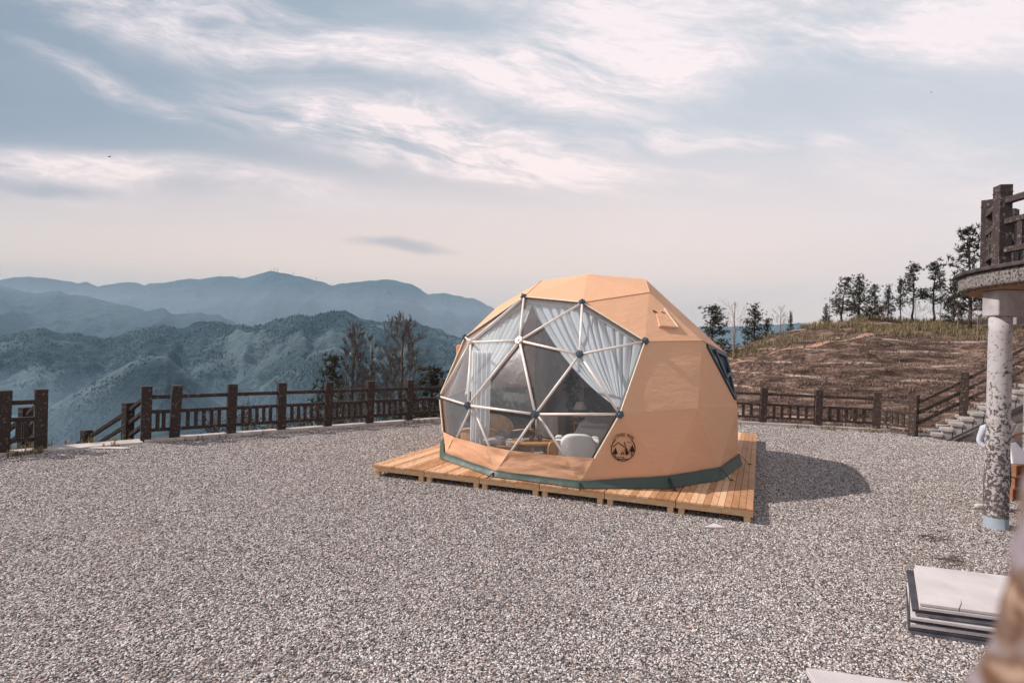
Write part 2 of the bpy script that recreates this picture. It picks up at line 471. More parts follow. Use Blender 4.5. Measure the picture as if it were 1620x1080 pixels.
pmat('shirt', '#c9cbd6', '#b5b7c4', 7, 0.9)
pmat('trousers', '#25242b', '#302f36', 9, 0.9)
pmat('shoe_pale', '#c8c0b8', '#b0a8a0', 12, 0.7)
pmat('hair', '#1a1412', '#241c19', 30, 0.6)
pmat('glass_brown', '#4a241a', '#5a2c20', 9, 0.1, spec=0.8)
pmat('candle_white', '#e6dfd6', '#d8d0c6', 9, 0.6)
pmat('book_white', '#d6d2d2', '#a9a6ac', 12, 0.8)
pmat('pot_black', '#1d1c1e', '#2a282b', 9, 0.5)
pmat('brass', '#9a7c55', '#b08f63', 12, 0.35, spec=0.6)
m, t, b = newmat('sheer_shade')
b.inputs['Base Color'].default_value = lin('#e3dad2')
b.inputs['Roughness'].default_value = 0.9


# ------------------------------------------------------------------ mesh helpers
class MB:
    def __init__(s):
        s.v, s.f, s.mi = [], [], []
        s.cur = 0

    def add(s, vs, fs):
        o = len(s.v)
        s.v += [tuple(p) for p in vs]
        s.f += [tuple(i + o for i in f) for f in fs]
        s.mi += [s.cur] * len(fs)
        return s

    def box(s, c, size, ax=None):
        c = Vector(c)
        ax = ax or (Vector((1, 0, 0)), Vector((0, 1, 0)), Vector((0, 0, 1)))
        hx, hy, hz = [ax[i] * (size[i] / 2) for i in range(3)]
        vs = [c + hx * a + hy * b_ + hz * d for d in (-1, 1) for b_ in (-1, 1) for a in (-1, 1)]
        return s.add(vs, [(0, 2, 3, 1), (4, 5, 7, 6), (0, 1, 5, 4), (2, 6, 7, 3), (0, 4, 6, 2), (1, 3, 7, 5)])

    def bar(s, p, q, wdt, hgt, up=Vector((0, 0, 1))):
        p, q = Vector(p), Vector(q)
        d = (q - p)
        L = d.length
        d.normalize()
        sd = d.cross(up).normalized()
        u = sd.cross(d)
        return s.box((p + q) / 2, (L, wdt, hgt), (d, sd, u))

    def tube(s, pts, rs, n=8, cap=True):
        pts = [Vector(p) for p in pts]
        if not isinstance(rs, (list, tuple)):
            rs = [rs] * len(pts)
        vs, fs = [], []
        d0 = (pts[1] - pts[0]).normalized()
        ref = Vector((0, 0, 1)) if abs(d0.z) < 0.9 else Vector((1, 0, 0))
        for i, p in enumerate(pts):
            d = (pts[min(i + 1, len(pts) - 1)] - pts[max(i - 1, 0)])
            if d.length < 1e-9:
                d = d0.copy()
            d.normalize()
            a = d.cross(ref)
            if a.length < 1e-4:
                a = d.cross(Vector((0, 1, 0.3)))
            a.normalize()
            b_ = a.cross(d)
            for k in range(n):
                th = 2 * math.pi * k / n
                vs.append(p + (a * math.cos(th) + b_ * math.sin(th)) * rs[i])
        for i in range(len(pts) - 1):
            for k in range(n):
                k2 = (k + 1) % n
                fs.append((i * n + k, i * n + k2, (i + 1) * n + k2, (i + 1) * n + k))
        if cap:
            fs.append(tuple(range(n - 1, -1, -1)))
            fs.append(tuple((len(pts) - 1) * n + k for k in range(n)))
        return s.add(vs, fs)

    def lathe(s, c, prof, n=20, sx=1.0, sy=1.0):
        c = Vector(c)
        vs, fs = [], []
        for (r, z) in prof:
            for k in range(n):
                th = 2 * math.pi * k / n
                vs.append(c + Vector((r * sx * math.cos(th), r * sy * math.sin(th), z)))
        for i in range(len(prof) - 1):
            for k in range(n):
                k2 = (k + 1) % n
                fs.append((i * n + k, i * n + k2, (i + 1) * n + k2, (i + 1) * n + k))
        fs.append(tuple(range(n - 1, -1, -1)))
        fs.append(tuple((len(prof) - 1) * n + k for k in range(n)))
        return s.add(vs, fs)

    def prism(s, poly, z0, z1):
        n = len(poly)
        vs = [(x, y, z0) for x, y in poly] + [(x, y, z1) for x, y in poly]
        fs = [tuple(range(n - 1, -1, -1)), tuple(range(n, 2 * n))] + [(i, (i + 1) % n, n + (i + 1) % n, n + i) for i in range(n)]
        return s.add(vs, fs)

    def grid(s, fn, nu, nv):
        vs = [fn(i / nu, j / nv) for j in range(nv + 1) for i in range(nu + 1)]
        fs = [(j * (nu + 1) + i, j * (nu + 1) + i + 1, (j + 1) * (nu + 1) + i + 1, (j + 1) * (nu + 1) + i) for j in range(nv) for i in range(nu)]
        return s.add(vs, fs)


def link(name, mb, mats, parent=None, smooth=False, bev=0.0, solid=0.0, off=None, subd=0):
    if not isinstance(mats, (list, tuple)):
        mats = [mats]
    me = bpy.data.meshes.new(name)
    o_ = Vector(off) if off is not None else Vector((0, 0, 0))
    vs = [(p[0] - o_.x, p[1] - o_.y, p[2] - o_.z) for p in mb.v]
    me.from_pydata(vs, [], mb.f)
    for mm in mats:
        me.materials.append(MATS[mm])
    if len(mats) > 1:
        me.polygons.foreach_set('material_index', mb.mi)
    if smooth:
        me.polygons.foreach_set('use_smooth', [True] * len(me.polygons))
    me.update()
    o = bpy.data.objects.new(name, me)
    COL.objects.link(o)
    if parent is not None:
        o.parent = parent
    if bev:
        md = o.modifiers.new('bevel', 'BEVEL')
        md.width = bev
        md.segments = 2
        md.limit_method = 'ANGLE'
    if subd:
        md = o.modifiers.new('subd', 'SUBSURF')
        md.levels = md.render_levels = subd
    if solid:
        md = o.modifiers.new('thick', 'SOLIDIFY')
        md.thickness = solid
        md.offset = 0
        md.use_rim = not smooth
    return o


def tag(o, label=None, cat=None, group=None, kind=None):
    for k, v_ in (('label', label), ('category', cat), ('group', group), ('kind', kind)):
        if v_:
            o[k] = v_
    return o


class Thing:
    def __init__(s, name, loc, label, cat, group=None):
        s.o = bpy.data.objects.new(name, None)
        s.o.empty_display_size = 0.2
        COL.objects.link(s.o)
        s.loc = Vector(loc)
        s.o.location = s.loc
        tag(s.o, label, cat, group)

    def part(s, name, mb, mats, parent=None, **kw):
        return link(name, mb, mats, parent or s.o, off=s.loc, **kw)


def solo(name, mb, mats, loc, label, cat, group=None, **kw):
    o = link(name, mb, mats, None, off=loc, **kw)
    o.location = loc
    return tag(o, label, cat, group)


def struct(name, mb, mats, kind='structure', **kw):
    return tag(link(name, mb, mats, None, **kw), kind=kind)


def copy_tree(o, parent=None):
    c = o.copy()
    COL.objects.link(c)
    c.parent = parent
    for ch in list(o.children):
        copy_tree(ch, c)
    return c


rng = random.Random(7)
nrng = np.random.default_rng(11)


def vnoise(x, y, seed=0):
    """smooth value noise on arrays"""
    xi, yi = np.floor(x).astype(np.int64), np.floor(y).astype(np.int64)
    xf, yf = x - xi, y - yi
    u, v_ = xf * xf * xf * (xf * (xf * 6 - 15) + 10), yf * yf * yf * (yf * (yf * 6 - 15) + 10)

    def hsh(a, b_):
        n = (a * 374761393 + b_ * 668265263 + seed * 982451653) & 0x7fffffff
        n = ((n ^ (n >> 13)) * 1274126177) & 0x7fffffff
        return ((n ^ (n >> 16)) & 0xffff) / 65535.0
    a, b_, c, d = hsh(xi, yi), hsh(xi + 1, yi), hsh(xi, yi + 1), hsh(xi + 1, yi + 1)
    return (a * (1 - u) + b_ * u) * (1 - v_) + (c * (1 - u) + d * u) * v_


def fbm(x, y, oct_=5, seed=0, ridged=False):
    s_, a, tot = 0, 1.0, 0
    for k in range(oct_):
        n = vnoise(x * 2 ** k + 13.7 * k, y * 2 ** k - 7.1 * k, seed + k)
        if ridged:
            n = 1 - np.abs(2 * n - 1)
        s_ = s_ + a * n
        tot += a
        a *= 0.5
    return s_ / tot


def npmesh(name, verts, faces, mats, smooth=True, fidx=None):
    """verts (N,3), faces (M,k) arrays"""
    me = bpy.data.meshes.new(name)
    verts = np.ascontiguousarray(verts, dtype=np.float32)
    faces = np.ascontiguousarray(faces, dtype=np.int32)
    k = faces.shape[1]
    me.vertices.add(len(verts))
    me.vertices.foreach_set('co', verts.ravel())
    me.loops.add(faces.size)
    me.loops.foreach_set('vertex_index', faces.ravel())
    me.polygons.add(len(faces))
    me.polygons.foreach_set('loop_start', np.arange(0, faces.size, k, dtype=np.int32))
    me.polygons.foreach_set('use_smooth', np.full(len(faces), smooth))
    for mm in (mats if isinstance(mats, (list, tuple)) else [mats]):
        me.materials.append(MATS[mm])
    if fidx is not None:
        me.polygons.foreach_set('material_index', np.asarray(fidx, dtype=np.int32))
    me.update(calc_edges=True)
    o = bpy.data.objects.new(name, me)
    COL.objects.link(o)
    return o


def gridfaces(nu, nv):
    i, j = np.meshgrid(np.arange(nu - 1), np.arange(nv - 1))
    a = (j * nu + i).ravel()
    return np.stack([a, a + 1, a + nu + 1, a + nu], 1)


# ------------------------------------------------------------------ ground
LF = [(-16.5, 3.6), (-13.2, 6.95), (-9.76, 10.56), (-9.4, 10.92), (-8.1, 12.17), (-3.01, 16.1), (1.16, 19.1)]
RF = [(1.16, 19.1), (8.13, 17.44), (11.75, 16.57), (17.0, 15.3), (26.0, 13.1)]
outline = [(-30, -12), (-30, -9.8)] + LF + RF[1:] + [(26, -12)]
mb = MB()
out2 = []
for (x, y) in outline:
    k = 1.0 + 0.28 / max(1.0, math.hypot(x, y))
    out2.append((x * k, y * k))
mb.add([(x, y, 0) for x, y in out2], [tuple(range(len(out2) - 1, -1, -1))])
g = struct('ground', mb, 'gravel_bed')

# falling ground outside the terrace
mb = MB()
edge = [(-60, -40), (-34, -12)] + [p for p in out2[1:9]] + [(4.5, 19.2), (9, 18.6)]
rings = [(0.02, -0.02), (0.35, -0.45), (2.0, -1.5), (7, -4.5), (25, -14), (120, -62), (420, -210), (700, -318)]
cols = []
for i, (x, y) in enumerate(edge):
    ax, ay_ = edge[max(i - 1, 0)]
    bx, by = edge[min(i + 1, len(edge) - 1)]
    tx, ty = bx - ax, by - ay_
    L = math.hypot(tx, ty)
    nx, ny = -ty / L, tx / L
    cols.append([(x + nx * d, y + ny * d, z + (rng.uniform(-.05, .05) * d * 0.2)) for d, z in rings])
vs = [p for c in cols for p in c]
nr = len(rings)
fs = [(i * nr + k, i * nr + k + 1, (i + 1) * nr + k + 1, (i + 1) * nr + k) for i in range(len(cols) - 1) for k in range(nr - 1)]
mb.add(vs, fs)
struct('hillside', mb, 'slope_earth', smooth=True)

mb = MB()
mb.grid(lambda u, v_: (-6300 + 12200 * u, -2500 + 7150 * v_, -320), 20, 20)
struct('valley_floor', mb, 'far_forest')


# gravel lying on the terrace: pebbles scattered by geometry nodes, one object
def gravel_nodes():
    ng = bpy.data.node_groups.new('pebbles', 'GeometryNodeTree')
    ng.interface.new_socket('Geometry', in_out='INPUT', socket_type='NodeSocketGeometry')
    ng.interface.new_socket('Geometry', in_out='OUTPUT', socket_type='NodeSocketGeometry')
    N, Lk = ng.nodes, ng.links
    gi, go = N.new('NodeGroupInput'), N.new('NodeGroupOutput')
    dist = N.new('GeometryNodeDistributePointsOnFaces')
    dist.inputs['Seed'].default_value = 4
    at_ = N.new('GeometryNodeInputNamedAttribute')
    at_.data_type = 'FLOAT'
    at_.inputs['Name'].default_value = 'dens'
    Lk.new(at_.outputs['Attribute'], dist.inputs['Density'])
    Lk.new(gi.outputs[0], dist.inputs['Mesh'])
    join = N.new('GeometryNodeJoinGeometry')
    for k in range(5):
        ico = N.new('GeometryNodeMeshIcoSphere')
        ico.inputs['Radius'].default_value = 1.0
        ico.inputs['Subdivisions'].default_value = 2
        sp = N.new('GeometryNodeSetPosition')
        nz = N.new('ShaderNodeTexNoise')
        nz.noise_dimensions = '4D'
        nz.inputs['W'].default_value = k * 7.3
        nz.inputs['Scale'].default_value = 0.9
        nz.inputs['Detail'].default_value = 1.0
        sub = N.new('ShaderNodeVectorMath')
        sub.operation = 'SUBTRACT'
        sub.inputs[1].default_value = (0.5, 0.5, 0.5)
        Lk.new(nz.outputs['Color'], sub.inputs[0])
        mul = N.new('ShaderNodeVectorMath')
        mul.operation = 'MULTIPLY'
        mul.inputs[1].default_value = (1.3, 1.3, 1.3)
        Lk.new(sub.outputs[0], mul.inputs[0])
        Lk.new(ico.outputs['Mesh'], sp.inputs['Geometry'])
        Lk.new(mul.outputs[0], sp.inputs['Offset'])
        tr = N.new('GeometryNodeTransform')
        tr.inputs['Scale'].default_value = [(1, .72, .5), (1, .6, .42), (.9, .8, .55), (1.1, .62, .5), (1, .9, .4)][k]
        Lk.new(sp.outputs[0], tr.inputs['Geometry'])
        sm = N.new('GeometryNodeSetMaterial')
        sm.inputs['Material'].default_value = MATS['pebble']
        Lk.new(tr.outputs[0], sm.inputs['Geometry'])
        g2i = N.new('GeometryNodeGeometryToInstance')
        Lk.new(sm.outputs[0], g2i.inputs[0])
        Lk.new(g2i.outputs[0], join.inputs[0])
    iop = N.new('GeometryNodeInstanceOnPoints')
    iop.inputs['Pick Instance'].default_value = True
    Lk.new(dist.outputs['Points'], iop.inputs['Points'])
    Lk.new(join.outputs[0], iop.inputs['Instance'])
    ri = N.new('FunctionNodeRandomValue')
    ri.data_type = 'INT'
    ri.inputs[4].default_value = 0
    ri.inputs[5].default_value = 4
    Lk.new(ri.outputs[2], iop.inputs['Instance Index'])
    rv = N.new('FunctionNodeRandomValue')
    rv.data_type = 'FLOAT_VECTOR'
    rv.inputs[0].default_value = (-0.45, -0.45, 0)
    rv.inputs[1].default_value = (0.45, 0.45, 6.28)
    Lk.new(rv.outputs[0], iop.inputs['Rotation'])
    rs = N.new('FunctionNodeRandomValue')
    rs.data_type = 'FLOAT'
    rs.inputs[2].default_value = 0.0038
    rs.inputs[3].default_value = 0.0113
    sz = N.new('GeometryNodeInputNamedAttribute')
    sz.data_type = 'FLOAT'
    sz.inputs['Name'].default_value = 'size'
    ml = N.new('ShaderNodeMath')
    ml.operation = 'MULTIPLY'
    Lk.new(rs.outputs[1], ml.inputs[0])
    Lk.new(sz.outputs['Attribute'], ml.inputs[1])
    Lk.new(ml.outputs[0], iop.inputs['Scale'])
    Lk.new(iop.outputs[0], go.inputs[0])
    return ng


gv, gd, gs = [], [], []
ys = [3.2 + 14.4 * (k / 44) ** 1.25 for k in range(45)]
NU = 64
LFx = lambda y: np.interp(y, [3.6, 6.95, 10.56, 12.17, 16.1, 19.1], [-16.5, -13.2, -9.76, -8.1, -3.01, 1.16])
RFx = lambda y: np.interp(y, [13.1, 15.3, 16.57, 17.44], [26, 17, 11.75, 8.13])
for y in ys:
    xl, xr = max(-0.99 * y - 0.5, LFx(y) + 0.1), min(0.99 * y + 0.3, RFx(y) - 0.15)
    for i in range(NU + 1):
        x = xl + (xr - xl) * i / NU
        gv.append((x, y, 0.004))
        pn = float(fbm(np.array([x * 0.55 + 3]), np.array([y * 0.8]), 4, 91)[0])
        gd.append((1.0 - 0.45 * min(1, max(0, (pn - 0.56) / 0.12))) / (0.00019 + 0.000075 * max(0, y - 4.5)))
        gs.append(1.0 + 0.045 * max(0, y - 6))
mb = MB()
mb.add(gv, [(j * (NU + 1) + i, j * (NU + 1) + i + 1, (j + 1) * (NU + 1) + i + 1, (j + 1) * (NU + 1) + i) for j in range(len(ys) - 1) for i in range(NU)])
peb = struct('gravel', mb, 'gravel_bed', kind='stuff')
for nm, arr in (('dens', gd), ('size', gs)):
    a_ = peb.data.attributes.new(nm, 'FLOAT', 'POINT')
    a_.data.foreach_set('value', arr)
md = peb.modifiers.new('pebbles', 'NODES')
md.node_group = gravel_nodes()


# kerbs along the terrace edge
def kerb(pts, wdt, h, name):
    mb = MB()
    for p, q_ in zip(pts[:-1], pts[1:]):
        mb.bar((p[0], p[1], h / 2 - 0.06), (q_[0], q_[1], h / 2 - 0.06), wdt, h + 0.12)
    return struct(name, mb, 'kerb_concrete', bev=0.012)


kerb([(-13.2, 6.95), (-9.76, 10.56), (-9.32, 11.0)], 0.34, 0.05, 'kerb')
kerb([(-8.15, 12.13), (-3.01, 16.1), (1.1, 19.05)], 0.34, 0.06, 'kerb')
kerb([(1.3, 19.06), (8.13, 17.44), (11.65, 16.6)], 0.30, 0.09, 'kerb')
kerb([(-9.36, 11.02), (-8.2, 12.12)], 0.5, 0.035, 'step_edge')

# ------------------------------------------------------------------ far terrain
def skyline(pts):
    xs, ys_ = zip(*pts)
    xs, ys_ = np.array(xs, float), np.array(ys_, float)

    def f(a):                      # a = X/Y ; returns tangent of elevation
        px = 810 + FPX * a
        y = np.interp(px, xs, ys_)
        return (543.2 + ROLL * (px - 810) - y) / FPX
    return f


def ridge(name, pts, Yc, depth, back, slope, amp, fx, fy, nu, nv, mat, seed, a0, a1, wob=0.08, kind='structure', minz=-330):
    sk = skyline(pts)
    a = np.linspace(a0, a1, nu)
    s_ = np.concatenate([np.linspace(1, 0, int(nv * 0.75)) ** 1.15 * -depth, np.linspace(0, 1, nv - int(nv * 0.75) + 1)[1:] * back])
    A, S = np.meshgrid(a, s_)
    yc = Yc * (1 + wob * (fbm(A * 3 + 9, A * 0 + 1.5, 3, seed) - 0.5) * 2)
    Y = yc + S
    X = A * Y
    hc = H + yc * sk(A)
    t_ = np.abs(S)
    n1 = fbm(X * fx + Y * fx * 0.35, Y * fy - X * fy * 0.2, 5, seed, ridged=True) - 0.55
    n2 = fbm(X * fx * 4, Y * fx * 4, 4, seed + 5) - 0.5
    Z = hc - slope * t_ + (n1 * amp + n2 * amp * 0.35) * np.clip(t_ / (depth * 0.3), 0, 1)
    Z = Z + (fbm(X * fx * 14, Y * fx * 14, 3, seed + 9) - 0.5) * amp * 0.08
    Z = np.maximum(Z, minz)
    V = np.stack([X, Y, Z], -1).reshape(-1, 3)
    o = npmesh(name, V, gridfaces(nu, len(s_)), mat)
    tag(o, kind=kind)
    crest_pale = np.clip((n1 - 0.19) / 0.12, 0, 1) * np.clip(t_ / (depth * 0.2), 0, 1)  # paler, thinly wooded band along ridge lines and spur crests
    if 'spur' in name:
        crest_pale = np.maximum(crest_pale * 0.6, np.exp(-(t_ / 16.0) ** 2))
    crest_pale = crest_pale * (0.55 + 0.45 * np.clip((fbm(X * .02, Y * .02, 3, 5) - .35) / .2, 0, 1))
    at_ = o.data.attributes.new('crest_pale', 'FLOAT', 'POINT')
    at_.data.foreach_set('value', crest_pale.astype(np.float32).ravel())
    return X, Y, Z, S, crest_pale


zz = lambda L: [(x / 2.025, 400 + y / 2.025) for x, y in L]
near_pts = zz([(-700, 300), (-300, 240), (0, 263), (60, 255), (125, 237), (200, 255), (280, 265), (340, 278), (420, 255), (520, 232), (575, 245), (640, 217), (700, 220), (750, 235), (820, 235), (900, 210), (960, 192), (1000, 205), (1060, 188), (1105, 183), (1150, 205), (1180, 217), (1240, 225), (1330, 222), (1400, 245), (1480, 272), (1560, 300), (1700, 360), (2200, 420)])
mid_pts = zz([(-800, 60), (-300, 90), (0, 105), (50, 118), (100, 128), (150, 125), (180, 120), (220, 133), (270, 140), (340, 155), (430, 175), (460, 185), (500, 215), (560, 260), (700, 330), (900, 420)])
mid2_pts = zz([(200, 330), (300, 262), (380, 225), (440, 195), (480, 183), (520, 177), (550, 195), (570, 196), (640, 190), (660, 200), (700, 199), (750, 222), (800, 260), (900, 330)])
far_pts = zz([(-900, 120), (-300, 110), (0, 85), (80, 75), (160, 85), (250, 97), (270, 95), (310, 107), (350, 100), (380, 93), (430, 95), (460, 105), (480, 97), (540, 93), (590, 85), (640, 85), (700, 75), (740, 77), (770, 83), (800, 76), (830, 66), (870, 57), (930, 72), (960, 75), (1010, 90), (1060, 103), (1140, 93), (1200, 87), (1250, 87), (1310, 97), (1370, 131), (1420, 125), (1450, 135), (1480, 140), (1530, 150), (1590, 185), (1750, 230), (2000, 245), (2300, 236), (2560, 225), (2640, 235), (2800, 260), (3400, 300)])
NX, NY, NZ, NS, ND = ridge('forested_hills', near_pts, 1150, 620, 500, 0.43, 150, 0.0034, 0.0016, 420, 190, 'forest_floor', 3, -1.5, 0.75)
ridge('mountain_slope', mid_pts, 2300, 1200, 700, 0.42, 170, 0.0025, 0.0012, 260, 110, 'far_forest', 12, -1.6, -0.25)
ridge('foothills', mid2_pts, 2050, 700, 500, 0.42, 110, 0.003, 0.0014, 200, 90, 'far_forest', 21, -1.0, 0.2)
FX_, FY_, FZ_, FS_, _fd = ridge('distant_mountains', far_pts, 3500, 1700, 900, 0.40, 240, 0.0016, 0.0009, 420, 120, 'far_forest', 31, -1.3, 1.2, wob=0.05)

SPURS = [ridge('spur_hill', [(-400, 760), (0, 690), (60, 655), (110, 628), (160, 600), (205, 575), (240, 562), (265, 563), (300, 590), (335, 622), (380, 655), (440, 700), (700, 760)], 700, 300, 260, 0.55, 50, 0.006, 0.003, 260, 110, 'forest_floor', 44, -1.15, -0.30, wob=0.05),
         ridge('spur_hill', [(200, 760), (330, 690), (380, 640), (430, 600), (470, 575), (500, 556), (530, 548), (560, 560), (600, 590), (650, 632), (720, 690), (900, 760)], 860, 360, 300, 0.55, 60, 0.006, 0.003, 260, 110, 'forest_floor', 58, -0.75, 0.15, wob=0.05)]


# forest on the nearer hills: one mass of trees
def scatter(X, Y, Z, S, D, lo_, npts, thr):
    sel = np.argwhere((S > lo_) & (S < 30) & (Z > -300))
    ii = sel[nrng.integers(0, len(sel), npts)]
    fu, fv = nrng.random(npts), nrng.random(npts)
    i0, j0 = np.minimum(ii[:, 0], X.shape[0] - 2), np.minimum(ii[:, 1], X.shape[1] - 2)
    l2 = lambda A: (A[i0, j0] * (1 - fu) * (1 - fv) + A[i0, j0 + 1] * fu * (1 - fv) + A[i0 + 1, j0] * (1 - fu) * fv + A[i0 + 1, j0 + 1] * fu * fv)
    x_, y_, z_ = l2(X), l2(Y), l2(Z)
    k_ = (fbm(x_ * 0.012, y_ * 0.012, 4, 77) > thr) & (l2(D) < nrng.uniform(0.15, 0.9, npts))
    return x_[k_], y_[k_], z_[k_]


parts_ = [scatter(NX, NY, NZ, NS, ND, -560, 36000, 0.42)] + [scatter(*sp, -260, 11000, 0.45) for sp in SPURS]
tx_, ty_, tz_ = [np.concatenate([p[i] for p in parts_]) for i in range(3)]
n = len(tx_)
hh = nrng.uniform(1.8, 4.6, n) * np.clip(ty_ / 1000, 0.6, 1.1)
rr = hh * nrng.uniform(0.24, 0.42, n)
ph = nrng.uniform(0, 6.28, n)
V = np.zeros((n, 12, 3))
for k in range(5):
    th = ph + k * 2 * np.pi / 5
    V[:, k] = np.stack([tx_ + rr * np.cos(th), ty_ + rr * np.sin(th), tz_ + hh * 0.12], 1)
    V[:, 5 + k] = np.stack([tx_ + 0.75 * rr * np.cos(th + .6), ty_ + 0.75 * rr * np.sin(th + .6), tz_ + hh * 0.62], 1)
V[:, 10] = np.stack([tx_, ty_, tz_ + hh], 1)
V[:, 11] = np.stack([tx_, ty_, tz_ - 1.5], 1)
ft = []
for k in range(5):
    k2 = (k + 1) % 5
    ft += [(k, k2, 5 + k), (k2, 5 + k2, 5 + k), (5 + k, 5 + k2, 10), (k2, k, 11)]
ft = np.array(ft)
Fc = (ft[None] + (np.arange(n) * 12)[:, None, None]).reshape(-1, 3)
tag(npmesh('forest', V.reshape(-1, 3), Fc, 'forest_tree', smooth=False), kind='stuff')

# ------------------------------------------------------------------ the hill on the right
hill_crest = skyline([(700, 800), (950, 700), (1050, 630), (1100, 590), (1152, 558), (1197, 538), (1255, 521), (1313, 511), (1372, 503), (1430, 508), (1508, 509), (1566, 501), (1700, 480), (1900, 440), (2600, 420)])
YC = 38.0
fence_y = lambda x: np.interp(x, [p[0] for p in RF], [p[1] for p in RF])


def hill_h(X, Y):
    a = X / Y
    y0 = fence_y(X) + 0.5
    yc = np.maximum(YC + 2.0 * np.sin(a * 9), y0 + 4)
    hc = H + yc * hill_crest(a)
    s_ = (Y - y0) / (yc - y0)
    sf = np.clip(s_, 0, 1)
    base_ = -0.12 + (hc + 0.12) * (sf * (1.12 - 0.12 * sf))
    st_ = 0.62
    fr = ((base_ + 0.22 * fbm(X * 0.2, Y * 0.12, 3, 4)) / st_) % 1.0
    sm_ = np.clip((fr - 0.6) / 0.35, 0, 1)
    terr = 0.8 * st_ * (sm_ * sm_ * (3 - 2 * sm_) - fr) * np.clip(sf * 6, 0, 1) * np.clip((0.70 - sf) * 6, 0, 1)
    nz = (fbm(X * 0.6, Y * 0.6, 5, 8) - 0.5) * 0.45 * np.clip(sf * 4, 0, 1) * np.clip(np.abs(1 - s_) * 5 + 0.2, 0, 1)
    return np.where(s_ < 1, base_ + terr + nz, hc - 0.28 * (Y - yc) + nz)


aa = np.linspace(0.0, 1.6, 420)
tt = np.linspace(0, 1, 420) ** 1.25
A, T = np.meshgrid(aa, tt)
Yg = 16.8 / (1 + 0.24 * (A - 0.45) / 1.0)
# start each column on the fence line
Y0 = (17.44 + 0.24 * 8.13 + 0.35) / (1 + 0.24 * A)
Yh = Y0 + T * 62
Xh = A * Yh
Zh = hill_h(Xh, Yh)
hill = npmesh('hill', np.stack([Xh, Yh, Zh], -1).reshape(-1, 3), gridfaces(420, 420), 'hill_soil')
tag(hill, kind='structure')


def hz(x, y):
    return float(hill_h(np.array([float(x)]), np.array([float(y)]))[0])


def on_hill(px, Y):
    """point of the hill surface in the vertical plane of a direction"""
    a = (px - 810) / FPX
    return Vector((a * Y, Y, hz(a * Y, Y)))


# bare earth path along the shoulder of the hill
def ridge_pt(px, py):
    lo_ = None
    d = ray(px, py)
    for k in range(400):
        Y = 17.8 + k * 0.06
        p = EYE + d * (Y / d.y)
        if p.z < hz(p.x, p.y):
            return p
    return on_hill(px, 36)


mb = MB()
cl = [ridge_pt(*p) for p in [(1150, 580), (1180, 572), (1215, 562), (1260, 552), (1320, 541), (1380, 530), (1440, 519), (1500, 513), (1560, 509)]]
fine_cl = []
for p, q_ in zip(cl[:-1], cl[1:]):
    fine_cl += [p.lerp(q_, k / 8) for k in range(8)]
vs, fs = [], []
for i, p in enumerate(fine_cl):
    wv = 0.22 + 0.2 * mnoise.noise(Vector((i * 0.3, 0, 0)))
    for k in range(6):
        yy = p.y + (k / 5 - 0.5) * 1.5 * wv
        vs.append((p.x, yy, hz(p.x, yy) + 0.03))
for i in range(len(fine_cl) - 1):
    for k in range(5):
        fs.append((i * 6 + k, i * 6 + k + 1, (i + 1) * 6 + k + 1, (i + 1) * 6 + k))
mb.add(vs, fs)
struct('path', mb, 'bare_path', smooth=True)


def blades(name, P, Hh, Wd, lean, mat, nb=4):
    """tufts of blades standing on points P"""
    n_ = len(P)
    P = np.repeat(P, nb, 0)
    Hh = np.repeat(Hh, nb) * nrng.uniform(0.6, 1.2, n_ * nb)
    th = nrng.uniform(0, 6.28, n_ * nb)
    d = np.stack([np.cos(th), np.sin(th), np.zeros_like(th)], 1)
    s_ = np.stack([-np.sin(th), np.cos(th), np.zeros_like(th)], 1)
    ln = nrng.uniform(0.2, 1, n_ * nb)[:, None] * lean
    up = np.array([0, 0, 1.0])
    Wd = Wd * nrng.uniform(0.6, 1.4, n_ * nb)[:, None]
    b0 = P + d * 0.02 - s_ * Wd / 2
    b1 = P + d * 0.02 + s_ * Wd / 2
    md_ = P + d * ln * Hh[:, None] * 0.45 + up * Hh[:, None] * 0.65
    tp = P + d * ln * Hh[:, None] + up * Hh[:, None] * (1 - 0.3 * ln)
    V = np.stack([b0, b1, md_ + s_ * Wd * 0.4, md_ - s_ * Wd * 0.4, tp], 1).reshape(-1, 3)
    o = np.arange(n_ * nb) * 5
    F = np.concatenate([np.stack([o, o + 1, o + 2], 1), np.stack([o, o + 2, o + 3], 1), np.stack([o + 3, o + 2, o + 4], 1)])
    return tag(npmesh(name, V, F, mat, smooth=False), kind='stuff')


# dead grass on the hill
N = 19000
ar = nrng.uniform(0.2, 1.08, N)
tr_ = nrng.random(N) ** 1.5
y0_ = (17.44 + 0.24 * 8.13 + 0.35) / (1 + 0.24 * ar)
yr = y0_ + tr_ * (YC + 1.5 - y0_)
xr = ar * yr
k_ = fbm(xr * 0.7, yr * 1.6, 4, 55) > 0.47
xr, yr = xr[k_], yr[k_]
blades('dry_grass', np.stack([xr, yr, hill_h(xr, yr) - 0.02], 1), nrng.uniform(0.05, 0.19, len(xr)), 0.022, 1.1, 'dry_blade', 4)
N = 9000
ar = nrng.uniform(0.3, 0.98, N)
yr = YC + nrng.normal(-3.0, 2.6, N)
xr = ar * yr
k_ = fbm(xr * 0.4, yr * 0.4, 4, 65) > 0.46
xr, yr = xr[k_], yr[k_]
blades('straw_grass', np.stack([xr, yr, hill_h(xr, yr) - 0.02], 1), nrng.uniform(0.14, 0.48, len(xr)), 0.022, 0.7, 'straw_blade', 5)


